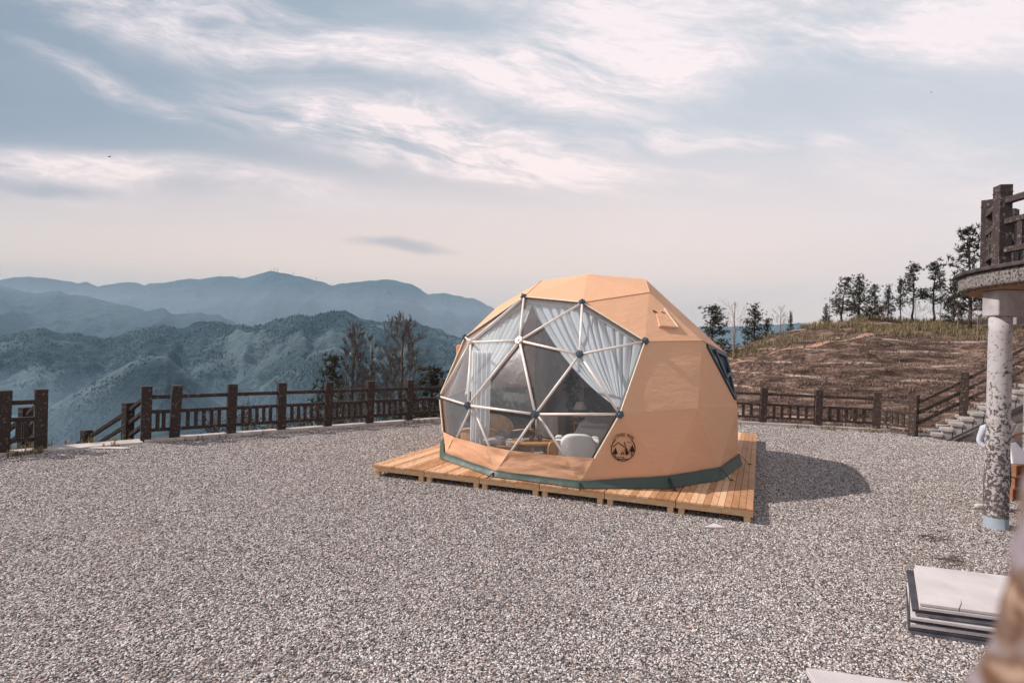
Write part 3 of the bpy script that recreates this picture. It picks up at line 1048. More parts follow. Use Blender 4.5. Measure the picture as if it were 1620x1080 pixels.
# weeds along the foot of the fences
wp_ = []
for poly_, o_, n_ in ((LF[2:], 0.30, 260), (RF[:3], -0.25, 240)):
    for k in range(n_):
        i = rng.randrange(len(poly_) - 1)
        f = rng.random()
        p_, q_ = Vector((*poly_[i], 0)), Vector((*poly_[i + 1], 0))
        c_ = p_.lerp(q_, f)
        t__ = (q_ - p_).normalized()
        nn_ = Vector((t__.y, -t__.x, 0))
        c_ += nn_ * (0.26 + abs(rng.gauss(0, 0.10))) * (1 if rng.random() < 0.65 else -1.0)
        if mnoise.noise(c_ * 0.9) > -0.05:
            wp_.append((c_.x, c_.y, 0.0))
wp_ = np.array(wp_)
blades('weeds', wp_, nrng.uniform(0.05, 0.20, len(wp_)), 0.012, 1.0, 'straw_blade', 6)


# ------------------------------------------------------------------ trees
def pine_meshes(seed, h, spread=0.3, bare=0.35, lean=0.0, dens=1.0):
    r = random.Random(seed)
    tr = MB()
    pts, rs = [], []
    for k in range(9):
        s_ = k / 8
        pts.append(Vector((lean * h * s_ * s_ + r.uniform(-.012, .012) * h, r.uniform(-.012, .012) * h, h * s_ * 0.97)))
        rs.append(0.022 * h * (1 - s_) ** 0.8 + 0.004)
    tr.tube(pts, rs, 7)

    def trunk_at(z):
        s_ = min(max(z / (h * 0.97), 0), 0.999) * 8
        i = int(s_)
        return pts[i].lerp(pts[i + 1], s_ - i)
    cr = MB()
    br = MB()
    z = bare * h
    while z < h * 0.99:
        s_ = (z / h - bare) / (1 - bare)
        ln = h * spread * (0.35 + 0.65 * math.sin(min(1, (1 - s_) * 1.25 + 0.1) * math.pi / 2)) * (1 - 0.75 * s_)
        for b_ in range(r.randint(3, 5)):
            if r.random() < 0.22:
                continue
            th = r.uniform(0, 6.28)
            L = ln * r.uniform(0.55, 1.2)
            p0 = trunk_at(z)
            d = Vector((math.cos(th), math.sin(th), r.uniform(0.02, 0.55)))
            p1 = p0 + d * L * 0.6
            p2 = p1 + Vector((d.x * 0.4, d.y * 0.4, r.uniform(0.1, 0.5) * 0.4)) * L
            br.tube([p0, p1, p2], [0.010 * h * (1 - s_ * .6) * 0.6, 0.004 * h, 0.0015 * h], 4, cap=False)
            for q_ in range(int((5 + 6 * L / (h * spread)) * dens)):
                f = r.uniform(0.35, 1.05)
                c = (p0.lerp(p1, f / 0.6) if f < 0.6 else p1.lerp(p2, (f - 0.6) / 0.4)) + Vector((r.gauss(0, .045), r.gauss(0, .045), r.gauss(0.02, .03))) * h
                R_ = h * r.uniform(0.028, 0.055)
                for l in range(11):
                    dd = Vector((r.gauss(0, 1), r.gauss(0, 1), r.gauss(0.45, 0.8))).normalized()
                    sd = dd.cross(Vector((r.gauss(0, 1), r.gauss(0, 1), r.gauss(0, 1)))).normalized() * R_ * 0.13
                    cr.add([c - sd, c + sd, c + dd * R_ * r.uniform(0.7, 1.2)], [(0, 1, 2)])
        z += h * r.uniform(0.035, 0.06)
    return tr, br, cr


def make_pine(seed, h, **kw):
    tr, br, cr = pine_meshes(seed, h, **kw)
    t_ = Thing('pine_tree', (0, 0, 0), 'pine', 'tree')
    t_.part('trunk', tr, 'bark_dark', smooth=True)
    t_.part('branches', br, 'bark_dark')
    t_.part('crown', cr, 'pine_needle')
    return t_.o


def bare_tree(name, seed, h, n0, loc, label, group, spread=0.32, mat='twig', bushy=1.0, up=0.75, fork=False, depth=4):
    r = random.Random(seed)
    tr, br = MB(), MB()
    pts = [Vector((r.uniform(-.004, .004) * h * (1 + .3 * k), r.uniform(-.004, .004) * h, h * k / 8)) for k in range(9)]
    tr.tube(pts, [0.017 * h * (1 - k / 8.6) ** 0.9 + 0.002 * h for k in range(9)], 7)

    def grow(p, d, L, R_, lv):
        q_ = p + d * L * 0.5 + Vector((r.gauss(0, .04), r.gauss(0, .04), r.gauss(0, .03))) * L
        e = q_ + (d + Vector((0, 0, 0.28)) * (0.3 + 0.3 * lv)).normalized() * L * 0.5
        R_ = max(R_, 0.0042)
        br.tube([p, q_, e], [R_, max(R_ * 0.68, .0038), max(R_ * 0.34, .003)], 4 if lv < 2 else 3, cap=False)
        if lv >= depth - 1:
            return
        for k in range(int(r.randint(4, 6) * bushy)):
            f = r.uniform(0.25, 1.0)
            c = p.lerp(q_, f * 2) if f < 0.5 else q_.lerp(e, f * 2 - 1)
            ax = Vector((r.gauss(0, 1), r.gauss(0, 1), r.gauss(0, 1))).normalized()
            nd = (d * 0.9 + ax * 0.6 + Vector((0, 0, 0.35 * up))).normalized()
            grow(c, nd, L * r.uniform(0.38, 0.6), R_ * 0.48, lv + 1)
    for k in range(n0):
        s_ = 0.22 + 0.76 * (k + r.random()) / n0
        i = min(int(s_ * 8), 7)
        p = pts[i].lerp(pts[i + 1], s_ * 8 - i)
        th = k * 2.4 + r.uniform(-.5, .5)
        d = Vector((math.cos(th), math.sin(th), up + 0.4 * s_)).normalized()
        L = h * spread * (1.15 - 0.85 * s_) * r.uniform(0.7, 1.15)
        grow(p, d, L, 0.0042 * h * (1.15 - s_), 0)
    t_ = Thing(name, (0, 0, 0), label, 'tree', group)
    t_.part('trunk', tr, mat, smooth=True)
    t_.part('crown', br, mat)
    t_.o.location = loc
    return t_.o


GP = 'pine trees on the hilltop'
protos = [make_pine(21, 4.2, spread=0.30, bare=0.22, lean=0.10), make_pine(22, 4.2, spread=0.25, bare=0.32), make_pine(23, 4.2, spread=0.27, bare=0.18, dens=1.15), make_pine(24, 4.2, spread=0.30, bare=0.10, dens=1.2)]
used = [False] * 4


def put_pine(k, px, ytop, ybase, Y, rz, label, wid=1.0, group=GP, base=None):
    o = protos[k] if not used[k] else copy_tree(protos[k])
    used[k] = True
    b_ = at(px, ybase, Y) if base is None else base
    tp = at(px, ytop, Y)
    s_ = (tp.z - b_.z) / 4.2
    o.location = b_
    o.rotation_euler = (0, 0, rz)
    o.scale = (s_ * wid, s_ * wid, s_)
    tag(o, label, 'tree', group)


def hill_base(px, Y):
    p = on_hill(px, Y)
    p.z -= 0.1
    return p


for (k, px, yt, Y, rz, wd, lab) in [
        (0, 1330, 440, 37, 0.2, 1.1, 'leaning dark pine at the left end of the hilltop clump, over yellow grass'),
        (2, 1357, 437, 38, 1.4, 1.0, 'dense pine right beside the leaning pine on the hilltop'),
        (3, 1382, 452, 39, 3.0, 0.9, 'low bushy pine half hidden behind the dense hilltop pine'),
        (2, 1404, 452, 38, 4.1, 0.75, 'short pine standing alone in the middle gap of the hilltop row'),
        (1, 1423, 440, 39, 2.2, 0.6, 'very thin pine just left of two slim tall pines'),
        (1, 1443, 417, 38, 0.7, 0.8, 'slim tall pine with tiered top, left one of a matching pair'),
        (1, 1476, 414, 38, 3.6, 0.85, 'slim tall pine with long bare trunk, right one of a matching pair'),
        (3, 1508, 440, 37, 5.0, 0.8, 'small ragged pine between the slim pair and the biggest pine'),
        (0, 1533, 366, 33, 3.9, 0.85, 'biggest pine on the hill, left of the balcony railing post'),
        (2, 1566, 425, 35, 1.0, 1.0, 'pine partly hidden under the round balcony edge'),
        (3, 1306, 483, 36, 2.6, 0.9, 'lowest pine bush at the left foot of the hilltop clump')]:
    put_pine(k, px, yt, 0, Y, rz, lab, wd, base=hill_base(px, Y))
for (k, px, yt, yb, Y, rz, wd, lab) in [
        (3, 1126, 486, 585, 34, 0.4, 1.25, 'broad dark pine emerging right behind the tent shoulder'),
        (2, 1192, 483, 560, 37, 2.0, 1.1, 'dark pine at the low left end of the hill, right of the tent'),
        (3, 1214, 505, 565, 37, 4.0, 0.8, 'small dark pine leaning against the pine right of the tent'),
        (2, 1250, 494, 535, 39, 0.9, 0.55, 'tiny slender pine beside a bare sapling on the hill shoulder')]:
    put_pine(k, px, yt, yb, Y, rz, lab, wd, 'pine trees between tent and hill')
bare_tree('bare_tree', 61, 2.6, 14, at(1234, 545, 38), 'pale leafless sapling on the hill shoulder between small pines', 'leafless saplings on the hill', 0.42, 'twig_pale', 0.8, depth=3)
bare_tree('bare_tree', 62, 4.2, 12, at(1160, 592, 32), 'leafless forked sapling close behind the right side of the tent', 'leafless saplings on the hill', 0.5, 'twig_pale', 0.8, depth=3)
bare_tree('bare_tree', 63, 2.3, 12, hill_base(1487, 35), 'leafless bush with fan of thin stems under the slim pines', 'leafless saplings on the hill', 0.55, 'twig_pale', 0.8, depth=3)
for i_, (px_, Y_, h_, lab_) in enumerate([(1447, 36, 1.6, 'leafless low bush at the foot of the left slim pine'), (1546, 32, 1.7, 'leafless low bush at the foot of the biggest pine'), (1395, 37, 1.2, 'tiny leafless bush under the lone short pine')]):
    bare_tree('bare_tree', 80 + i_, h_, 12, hill_base(px_, Y_), lab_, 'leafless saplings on the hill', 0.6, 'twig_pale', 0.9, depth=3)
bare_tree('bare_tree', 64, 2.0, 12, hill_base(1515, 34), 'leafless bush with fan of thin stems below the biggest pine', 'leafless saplings on the hill', 0.55, 'twig_pale', 0.8, depth=3)
# left, beyond the fence
GB = 'bare trees beyond the left fence'
b1, b2 = at(556, 735, 20.5), at(632, 735, 20)
bare_tree('bare_tree', 71, (at(556, 497, 20.5) - b1).z * 0.9, 44, b1, 'tall bare tree with narrow feathery crown, nearer the dark pine, behind fence', GB, 0.23, 'twig', 1.15, 1.1)
bare_tree('bare_tree', 76, (at(582, 500, 21) - b1).z * 0.86, 24, at(583, 735, 21), 'thin bare tree close against the feathery one, behind fence', GB, 0.20, 'twig', 1.0, 1.1)
bare_tree('bare_tree', 73, (at(632, 486, 20) - b2).z * 0.9, 50, b2, 'tallest bare tree with wide branching crown, left of the tent', GB, 0.30, 'twig', 1.15, 0.9)
put_pine(0, 512, 566, 720, 18.5, 1.0, 'dark pine behind the left fence beside bare trees', 0.8, 'evergreens beyond the left fence')
put_pine(3, 682, 584, 715, 19.5, 2.0, 'low dark evergreen behind fence, touching the tent edge', 1.5, 'evergreens beyond the left fence')


def shrub(loc, h, wd, seed, label, group, leafy=1.0):
    r = random.Random(seed)
    st, lf = MB(), MB()
    for k in range(26):
        th, ln = r.uniform(0, 6.28), r.uniform(0.15, 1.0)
        top = Vector((math.cos(th) * ln * wd, math.sin(th) * ln * wd, h * r.uniform(0.55, 1.05) * (1.1 - 0.5 * ln)))
        md_ = top * 0.5 + Vector((0, 0, h * 0.12))
        st.tube([(0, 0, -0.2), md_, top], [0.014, 0.008, 0.003], 4, cap=False)
        for l in range(int(26 * leafy)):
            c = md_.lerp(top, r.uniform(-0.3, 1.1)) + Vector((r.gauss(0, .06), r.gauss(0, .06), r.gauss(0, .06)))
            d = Vector((r.gauss(0, 1), r.gauss(0, 1), r.gauss(0.3, 1))).normalized()
            s_ = d.cross(Vector((r.gauss(0, 1), r.gauss(0, 1), r.gauss(0, 1)))).normalized()
            L = r.uniform(0.04, 0.09)
            lf.add([c, c + d * L * .5 + s_ * L * .22, c + d * L, c + d * L * .5 - s_ * L * .22], [(0, 1, 2, 3)])
    t_ = Thing('shrub', (0, 0, 0), label, 'shrub', group)
    t_.part('stems', st, 'twig')
    t_.part('foliage', lf, 'shrub_leaf')
    t_.o.location = loc
    return t_.o


GS = 'low shrubs behind the left fence'
for i, (px, py, Y, h, wd, lf, lab) in enumerate([
        (340, 690, 15.0, 0.62, 0.55, 0.35, 'sparse low shrub behind the third fence bay from the stair gap'),
        (392, 690, 15.3, 0.85, 0.7, 0.6, 'twiggy shrub showing above the bottom rail left of the middle posts'),
        (440, 692, 15.8, 0.7, 0.7, 0.8, 'leafy low shrub around the foot of a middle fence post'),
        (478, 695, 16.8, 1.0, 0.7, 0.9, 'leafy shrub just left of the dark pine behind fence'),
        (535, 690, 17.2, 1.2, 0.9, 1.2, 'thick dark shrub under the feathery bare tree'),
        (575, 690, 17.6, 1.2, 0.8, 0.9, 'shrub between the two tall bare trees at fence foot'),
        (622, 688, 18.2, 1.0, 0.8, 0.8, 'shrub round the trunk of the tallest bare tree'),
        (668, 686, 18.8, 1.3, 0.9, 1.1, 'thick shrub at fence foot beside the tent edge')]):
    p = at(px, py, Y)
    p.z -= 0.15
    shrub(p, h * 1.45, wd * 1.15, 300 + i, lab, GS, lf)


# ------------------------------------------------------------------ fences
def fence(pts, label, group, mat, post_w=0.2, post_h=1.24, nb=5, rails=(0.99, 0.66, 0.25), skip=(), name='fence', bal=True, cap=True, heights=None, tilt=True, bal_w=0.075):
    t_ = Thing(name, (pts[0][0], pts[0][1], pts[0][2]), label, 'railing' if 'rail' in name else 'fence', group)
    r = random.Random(len(pts) * 31 + int(abs(pts[0][0]) * 10))
    axs = []
    for i, p in enumerate(pts):
        a = Vector(pts[max(i - 1, 0)])
        c = Vector(pts[min(i + 1, len(pts) - 1)])
        d = (c - a)
        d.z = 0
        d.normalize()
        axs.append(d)
        s_ = Vector((-d.y, d.x, 0))
        hh_ = post_h if heights is None else heights[i]
        mb = MB()
        jit = Vector((r.uniform(-.008, .03), r.uniform(-.02, .02), 1)).normalized() if tilt else Vector((0, 0, 1))
        mb.box(Vector(p) + jit * (hh_ / 2 - 0.1), (post_w, post_w, hh_ + 0.2), (d, s_, jit))
        if cap:
            mb.box(Vector(p) + jit * (hh_ - 0.10), (post_w + 0.012, post_w + 0.012, 0.012), (d, s_, jit))
        t_.part('post', mb, mat, bev=0.012)
    for i in range(len(pts) - 1):
        if i in skip:
            continue
        p, q_ = Vector(pts[i]), Vector(pts[i + 1])
        d = (q_ - p).normalized()
        p2, q2 = p + d * post_w * 0.49, q_ - d * post_w * 0.49
        for k, rz_ in enumerate(rails):
            mb = MB()
            hgt = 0.085 if k == 0 else 0.075
            a_, b_ = p2 + Vector((0, 0, rz_)), q2 + Vector((0, 0, rz_))
            n_ = 5
            for kk in range(1):
                mb.bar(a_, b_, 0.085, hgt)
            t_.part('rail', mb, mat, bev=0.008)
        if bal:
            nb_ = max(2, min(nb, round(((q2 - p2).length - 0.1) / 0.19)))
            for k in range(nb_):
                f = (k + 1) / (nb_ + 1)
                c = p2.lerp(q2, f)
                mb = MB()
                z0_, z1_ = rails[2] + 0.036, rails[1] - 0.036
                hd = Vector((d.x, d.y, 0)).normalized()
                mb.box(c + Vector((0, 0, (z0_ + z1_) / 2)), (bal_w, 0.06, z1_ - z0_), (hd, Vector((-hd.y, hd.x, 0)), Vector((0, 0, 1))))
                t_.part('baluster', mb, mat)
    return t_


p233 = (-8.10, 12.17, 0)
main = [p233, (-7.63, 12.56, 0), (-6.80, 13.24, 0), (-5.85, 13.98, 0), (-4.90, 14.70, 0), (-3.97, 15.42, 0), (-3.05, 16.12, 0), (-2.1, 16.8, 0), (-1.1, 17.5, 0), (0.05, 18.3, 0), (1.16, 19.1, 0)]
# put the posts where the photograph shows them along the kerb line
for i, px in enumerate([233, 278, 367, 446, 519, 585, 647]):
    a = (px - 810) / FPX + ROLL * 0.09
    p0_, d_ = Vector((-8.10, 12.17)), Vector((5.09, 3.95))
    s_ = (a * p0_.y - p0_.x) / (d_.x - a * d_.y)
    main[i] = (p0_.x + d_.x * s_, p0_.y + d_.y * s_, 0)
fence(main, 'long dark brown flaking post fence from the stair gap to behind the tent', 'terrace fences', 'fence_paint')
left = [(-9.42, 10.93, 0), (-9.80, 10.52, 0), (-10.75, 9.52, 0), (-11.8, 8.43, 0)]
fence(left, 'short dark brown flaking fence left of the stair gap, cut by the photo edge', 'terrace fences', 'fence_paint', nb=4)
right = [(11.72, 16.15, 0), (11.24, 16.70, 0), (9.66, 17.07, 0), (8.10, 17.45, 0), (6.5, 17.83, 0), (4.9, 18.2, 0), (3.2, 18.6, 0)]
right[0] = (11.78, 15.90, 0)
fence(right, 'weathered brown fence at the foot of the hill, right of the tent', 'terrace fences', 'weathered_paint', nb=5, post_h=1.2)
# handrails of the steps that lead down through the gap
sd = Vector((-0.85, 0.53, -0.42))
for (o0, lab) in [(Vector((-8.16, 12.24, 0)), 'dark sloping handrail going down left from the long fence end'),
                  (Vector((-9.50, 11.05, 0)), 'dark sloping handrail seen through the short left fence')]:
    P = [o0 + sd * k * 1.02 for k in (0.30, 1.05, 2.6, 4.0)]
    P = [o0 + Vector((-0.80, 0.52, -0.46)), o0 + Vector((-2.25, 1.15, -1.24)), o0 + Vector((-3.7, 1.8, -2.0))]
    th_ = fence([tuple(p) for p in P], lab, 'handrails of the descending steps', 'fence_paint', bal=False, rails=(1.02, 0.72, 0.42), name='stair_railing', post_w=0.19, tilt=False)
    for rz_ in (1.0, 0.70, 0.40):
        mb = MB()
        mb.bar(o0 + Vector((-0.06, 0.04, rz_ - 0.02)), P[0] + Vector((0.07, -0.05, rz_ + 0.06)), 0.085, 0.08)
        th_.part('rail', mb, 'fence_paint', bev=0.008)
# descending steps
mb = MB()
dn = Vector((-0.88, 0.47, 0)).normalized()
sdv = Vector((-dn.y, dn.x, 0))
c0 = Vector((-8.85, 11.65, 0))
t_ = Thing('steps', (c0.x, c0.y, 0), 'concrete steps leading down through the gap in the left fence', 'steps')
for k in range(9):
    mb = MB()
    mb.box(c0 + dn * (0.42 + 0.34 * k) + Vector((0, 0, -0.12 - 0.18 * k - 0.15)), (0.36, 1.5, 0.3), (dn, sdv, Vector((0, 0, 1))))
    t_.part('step', mb, 'step_concrete', bev=0.01)

# ------------------------------------------------------------------ stairs on the right
S0 = Vector((11.98, 15.42, 0))
SD = Vector((0.85, -0.53, 0)).normalized()
SP = Vector((-SD.y, SD.x, 0))
RISE, RUN, NST = 0.165, 0.218, 17
SAX = (SD, SP, Vector((0, 0, 1)))
SW = 1.15
t_ = Thing('stairs', S0, 'pale concrete staircase with rubble stone side climbing to the right', 'stairs')
for k in range(NST):
    mb = MB()
    c = S0 + SD * (RUN * (k + 0.5)) + SP * (SW / 2)
    mb.box(c + Vector((0, 0, RISE * (k + 1) - 0.04)), (RUN + 0.045, SW, 0.08), SAX)
    mb.box(c + SD * 0.02 + SP * 0.015 + Vector((0, 0, RISE * (k + 1) / 2 - 0.06)), (RUN - 0.02, SW - 0.05, RISE * (k + 1) - 0.045), SAX)
    t_.part('step', mb, 'step_concrete', bev=0.006)
xe = RUN * NST
prof = [(0.45, -0.05), (xe, -0.05), (xe, RISE * NST - 0.42), (0.45, 0.0)]
mb = MB()
sp_ = lambda x, z, o_: S0 + SD * x + SP * o_ + Vector((0, 0, z))
mb.add([sp_(x, z, -0.05) for x, z in prof] + [sp_(x, z, SW - 0.06) for x, z in prof], [(0, 1, 2, 3), (7, 6, 5, 4)] + [(i, 4 + i, 4 + (i + 1) % 4, (i + 1) % 4) for i in range(4)])
t_.part('side_wall', mb, 'stone_wall')
mb = MB()
mb.bar(sp_(0.25, -0.06, -0.06), sp_(xe, RISE * NST - 0.40, -0.06), 0.06, 0.055)
t_.part('coping', mb, 'dark_coping')
slope_ = RISE / RUN
P = [tuple(sp_(0.78 + 1.45 * k, slope_ * (0.78 + 1.45 * k) + 0.06, 0.75)) for k in range(3)]
th_ = fence(P, 'sloping post and rail banister along the pale staircase', None, 'weathered_paint', bal=False, rails=(1.02, 0.72, 0.42), name='stair_railing', post_w=0.19, post_h=1.26, tilt=False)
for rz_ in (1.02, 0.72, 0.42):
    mb = MB()
    mb.bar((right[0][0] + 0.1, right[0][1] - 0.08, rz_ - 0.02), (P[0][0] - 0.08, P[0][1] + 0.05, P[0][2] + rz_ - 0.06), 0.085, 0.075)
    th_.part('rail', mb, 'weathered_paint')
    mb = MB()
    e = Vector(P[-1])
    mb.bar(e + SD * 0.09 + Vector((0, 0, rz_)), e + SD * 1.9 + Vector((0, 0, rz_ + 1.85 * slope_)), 0.085, 0.075)
    th_.part('rail', mb, 'weathered_paint')

# ------------------------------------------------------------------ timber platform
DH = 0.205
DA, DB, DC = G(588, 734, DH), G(1192, 806, DH), G(1198, 685.5, DH)
DU, DV_ = (DB - DA) / 6, (DC - DB) / 3
du, dv = DU.normalized(), DV_.normalized()
un, vn = DU.length, DV_.length
Zv = Vector((0, 0, 1))
du_perp = Zv.cross(du)
GD = 'pallet modules of the timber platform'
front_lab = ['front timber module at the far left corner of the platform', 'front timber module second from the left corner, below the rattan chairs',
             'front timber module where the green skirt droops over the edge', 'front timber module under the coffee table side of the tent',
             'front timber module next to the right corner one', 'front timber module at the right corner of the platform']
row_lab = {1: 'middle row', 2: 'back row'}
nth = ['leftmost', 'second', 'third', 'fourth', 'fifth', 'rightmost']
for j in range(3):
    for i in range(6):
        o0 = DA + DU * i + DV_ * j
        lab = front_lab[i] if j == 0 else '%s timber module of the %s, under the tent' % (nth[i], row_lab[j])
        if i == 5 and j == 1:
            lab = 'shaded timber module beside the right wall of the tent'
        if i == 5 and j == 2:
            lab = 'timber module at the back right corner of the platform'
        if i == 0 and j == 1:
            lab = 'timber module beside the left wall of the tent'
        t_ = Thing('deck_platform', o0, lab, 'deck', GD)
        mb = MB()
        np_ = 11
        for k in range(np_):
            f = (k + 0.5) / np_
            c = o0 + DU * (0.006 + 0.988 * f) + DV_ * 0.5 - Zv * (0.0125 + rng.uniform(0, 0.002))
            mb.box(c, (un / np_ - 0.007, vn - 0.012 + rng.uniform(-.004, .004), 0.025), (du, dv, Zv))
        ob_ = t_.part('planks', mb, 'deck_plank')
        for sgn in ((0.02, 0.98) if j in (0, 2) else (0.02, 0.98)):
            mb = MB()
            mb.box(o0 + DU * 0.5 + DV_ * sgn - Zv * 0.0705, (un - 0.012, 0.035, 0.089), (du, dv, Zv))
            t_.part('fascia_board', mb, 'deck_beam', bev=0.004)
        for sgn in (0.022, 0.978):
            mb = MB()
            mb.box(o0 + DU * sgn + DV_ * 0.5 - Zv * 0.0705, (0.035, vn * 0.96 - 0.045, 0.089), (du, dv, Zv))
            t_.part('side_board', mb, 'deck_beam')
        for fu_ in (0.075, 0.925):
            for fv_ in (0.035, 0.965):
                mb = MB()
                mb.box(o0 + DU * fu_ + DV_ * fv_ - Zv * (DH + 0.115 + 0.02) / 2, (0.085, 0.06, DH - 0.115 + 0.02), (du, dv, Zv))
                t_.part('leg', mb, 'deck_beam', bev=0.004)

# ------------------------------------------------------------------ dome tent
CX, CY, YAW = 1.535, 11.275, -0.172
CEN = Vector((CX, CY, 1.3))
RING = {'a': (0.0, 3.872), '1': (1.392, 3.306), '2p': (2.449, 2.385), '2h': (2.156, 2.472), '3': (2.838, 1.324), '4': (2.88, 0.315)}
# how the real frame departs from a regular one: (ring, position) -> (azimuth deg, height, radius)
TW = {('1', 0): (-1.51, -.133, 0), ('1', 2): (-.69, .129, 0), ('1', -2): (-1.49, .022, 0), ('2p', 0): (-.19, -.14, 0), ('2p', -2): (-2.12, .021, 0),
      ('2p', 2): (-1.21, .15, 0), ('2h', -1): (-.66, -.022, 0), ('2h', 1): (-.6, .02, 0), ('3', -.5): (.55, -.041, 0), ('3', .5): (-1.09, .023, 0),
      ('3', -1.5): (2.4, -.032, 0), ('3', -2.5): (0, -.03, .13), ('3', 1.5): (-3.36, .104, 0), ('3', 2.5): (2.0, 0.0, .09), ('4', -1): (2.43, -.04, 0),
      ('4', 0): (1.45, -.035, 0), ('4', 1): (-.55, .05, 0), ('4', 2): (-5.0, .06, 0), ('4', 3): (-6, .05, .1), ('1', 4): (0, .56, 0), ('1', -4): (-10, .53, 0), ('1', 6): (0, .45, 0), ('2p', 4): (0, .62, .02), ('2p', -4): (0, .86, .05), ('2p', 6): (0, .6, .1), ('2h', 3): (0, -.15, .6), ('2h', -3): (0, .03, .42), ('2h', 5): (0, .55, .35), ('2h', -5): (0, .55, .35), ('3', 3.5): (0, 0, .1), ('3', -3.5): (0, 0, .12), ('4', -2): (1.0, -.02, .04), ('4', -3): (0, 0, .1)}


def norm_i(i):
    while i > 6:
        i -= 12
    while i <= -6:
        i += 12
    return i


def DP(k, i=0, s_=1.0):
    r, h = RING[k]
    i = norm_i(i)
    if k == '3':
        c = round(i / 2) * 2
        ang = 30 * c + (14.21 if i > c else -14.21)
    else:
        ang = 30 * i
    t_w = TW.get((k, i), (0, 0, 0))
    a = YAW + math.radians(ang + t_w[0])
    r, h = r + t_w[2], h + t_w[1]
    p = Vector((CX + r * math.sin(a), CY - r * math.cos(a), h))
    if s_ != 1.0:
        p = CEN + (p - CEN) * s_
        if k == '4':
            p.z = max(p.z, 0.23)
    return p


TRI = []        # (corners, kind) ; kind canvas / clear / hem
for k in range(-6, 6, 2):
    TRI.append(((('a', 0), ('1', k), ('1', k + 2)), 'canvas'))
    TRI.append(((('1', k), ('2p', k), ('2h', k + 1)), 'clear' if norm_i(k) in (0, -2) else 'canvas'))
    TRI.append(((('1', k), ('2h', k - 1), ('2p', k)), 'clear' if norm_i(k) in (0, -2) else 'canvas'))
    TRI.append(((('1', k), ('2h', k + 1), ('1', k + 2)), 'clear' if norm_i(k) == -2 else 'canvas'))
    TRI.append(((('2p', k), ('3', k - .5), ('3', k + .5)), 'clear' if norm_i(k) in (0, -2) else 'canvas'))
    TRI.append(((('2p', k), ('3', k + .5), ('2h', k + 1)), 'clear' if norm_i(k) in (0, -2) else 'canvas'))
    TRI.append(((('2h', k + 1), ('3', k + .5), ('3', k + 1.5)), 'clear' if norm_i(k) == -2 else 'canvas'))
    TRI.append(((('2h', k + 1), ('3', k + 1.5), ('2p', k + 2)), 'clear' if norm_i(k + 2) in (0, -2) else 'canvas'))
for j in range(-6, 6):
    TRI.append(((('3', j - .5), ('4', j), ('3', j + .5)), 'hem' if j in (0, -1, -2) else 'canvas'))
    TRI.append(((('3', j + .5), ('4', j), ('4', j + 1)), 'hem' if j in (-1, -2) else 'canvas'))
HEMZ = 0.66
tent = Thing('dome_tent', (CX, CY, DH), 'large tan canvas dome tent with clear panelled front on timber platform', 'tent')


def clip_z(poly, z0, above):
    out = []
    for i, p in enumerate(poly):
        q_ = poly[(i + 1) % len(poly)]
        ip = (p.z >= z0) == above
        iq = (q_.z >= z0) == above
        if ip:
            out.append(p)
        if ip != iq:
            out.append(p.lerp(q_, (z0 - p.z) / (q_.z - p.z)))
    return out


def panel(mb, poly, n=10, amp=0.006, puff=0.0, seed=0.0, nfreq=1.6):
    """a stretched fabric triangle with slight undulation"""
    tris = [(poly[0], poly[i], poly[i + 1]) for i in range(1, len(poly) - 1)]
    for (a, b_, c) in tris:
        nn = (b_ - a).cross(c - a)
        if nn.length < 1e-6:
            continue
        nn.normalize()
        if nn.dot((a + b_ + c) / 3 - CEN) < 0:
            nn = -nn
        vs, idx = [], {}
        for i in range(n + 1):
            for j in range(n + 1 - i):
                k = n - i - j
                p = (a * i + b_ * j + c * k) / n
                e = 1.0 if len(tris) > 1 else min(1.0, 27 * i * j * k / n ** 3)
                q_ = p * nfreq
                wv = mnoise.noise(Vector((q_.x + seed, q_.y, q_.z * 2.4))) + 0.5 * mnoise.noise(Vector((q_.x * 2.3, q_.y * 2.3 + seed, q_.z * 6)))
                low = max(0.0, 1 - abs(p.z - 0.35) / 0.55)
                idx[(i, j)] = len(vs)
                vs.append(p + nn * (puff * e + wv * amp * (e if len(tris) == 1 else 0.6) * (1 + 1.6 * low)))
        fs = []
        for i in range(n):
            for j in range(n - i):
                fs.append((idx[(i, j)], idx[(i + 1, j)], idx[(i, j + 1)]))
                if i + j < n - 1:
                    fs.append((idx[(i + 1, j)], idx[(i + 1, j + 1)], idx[(i, j + 1)]))
        mb.add(vs, fs)


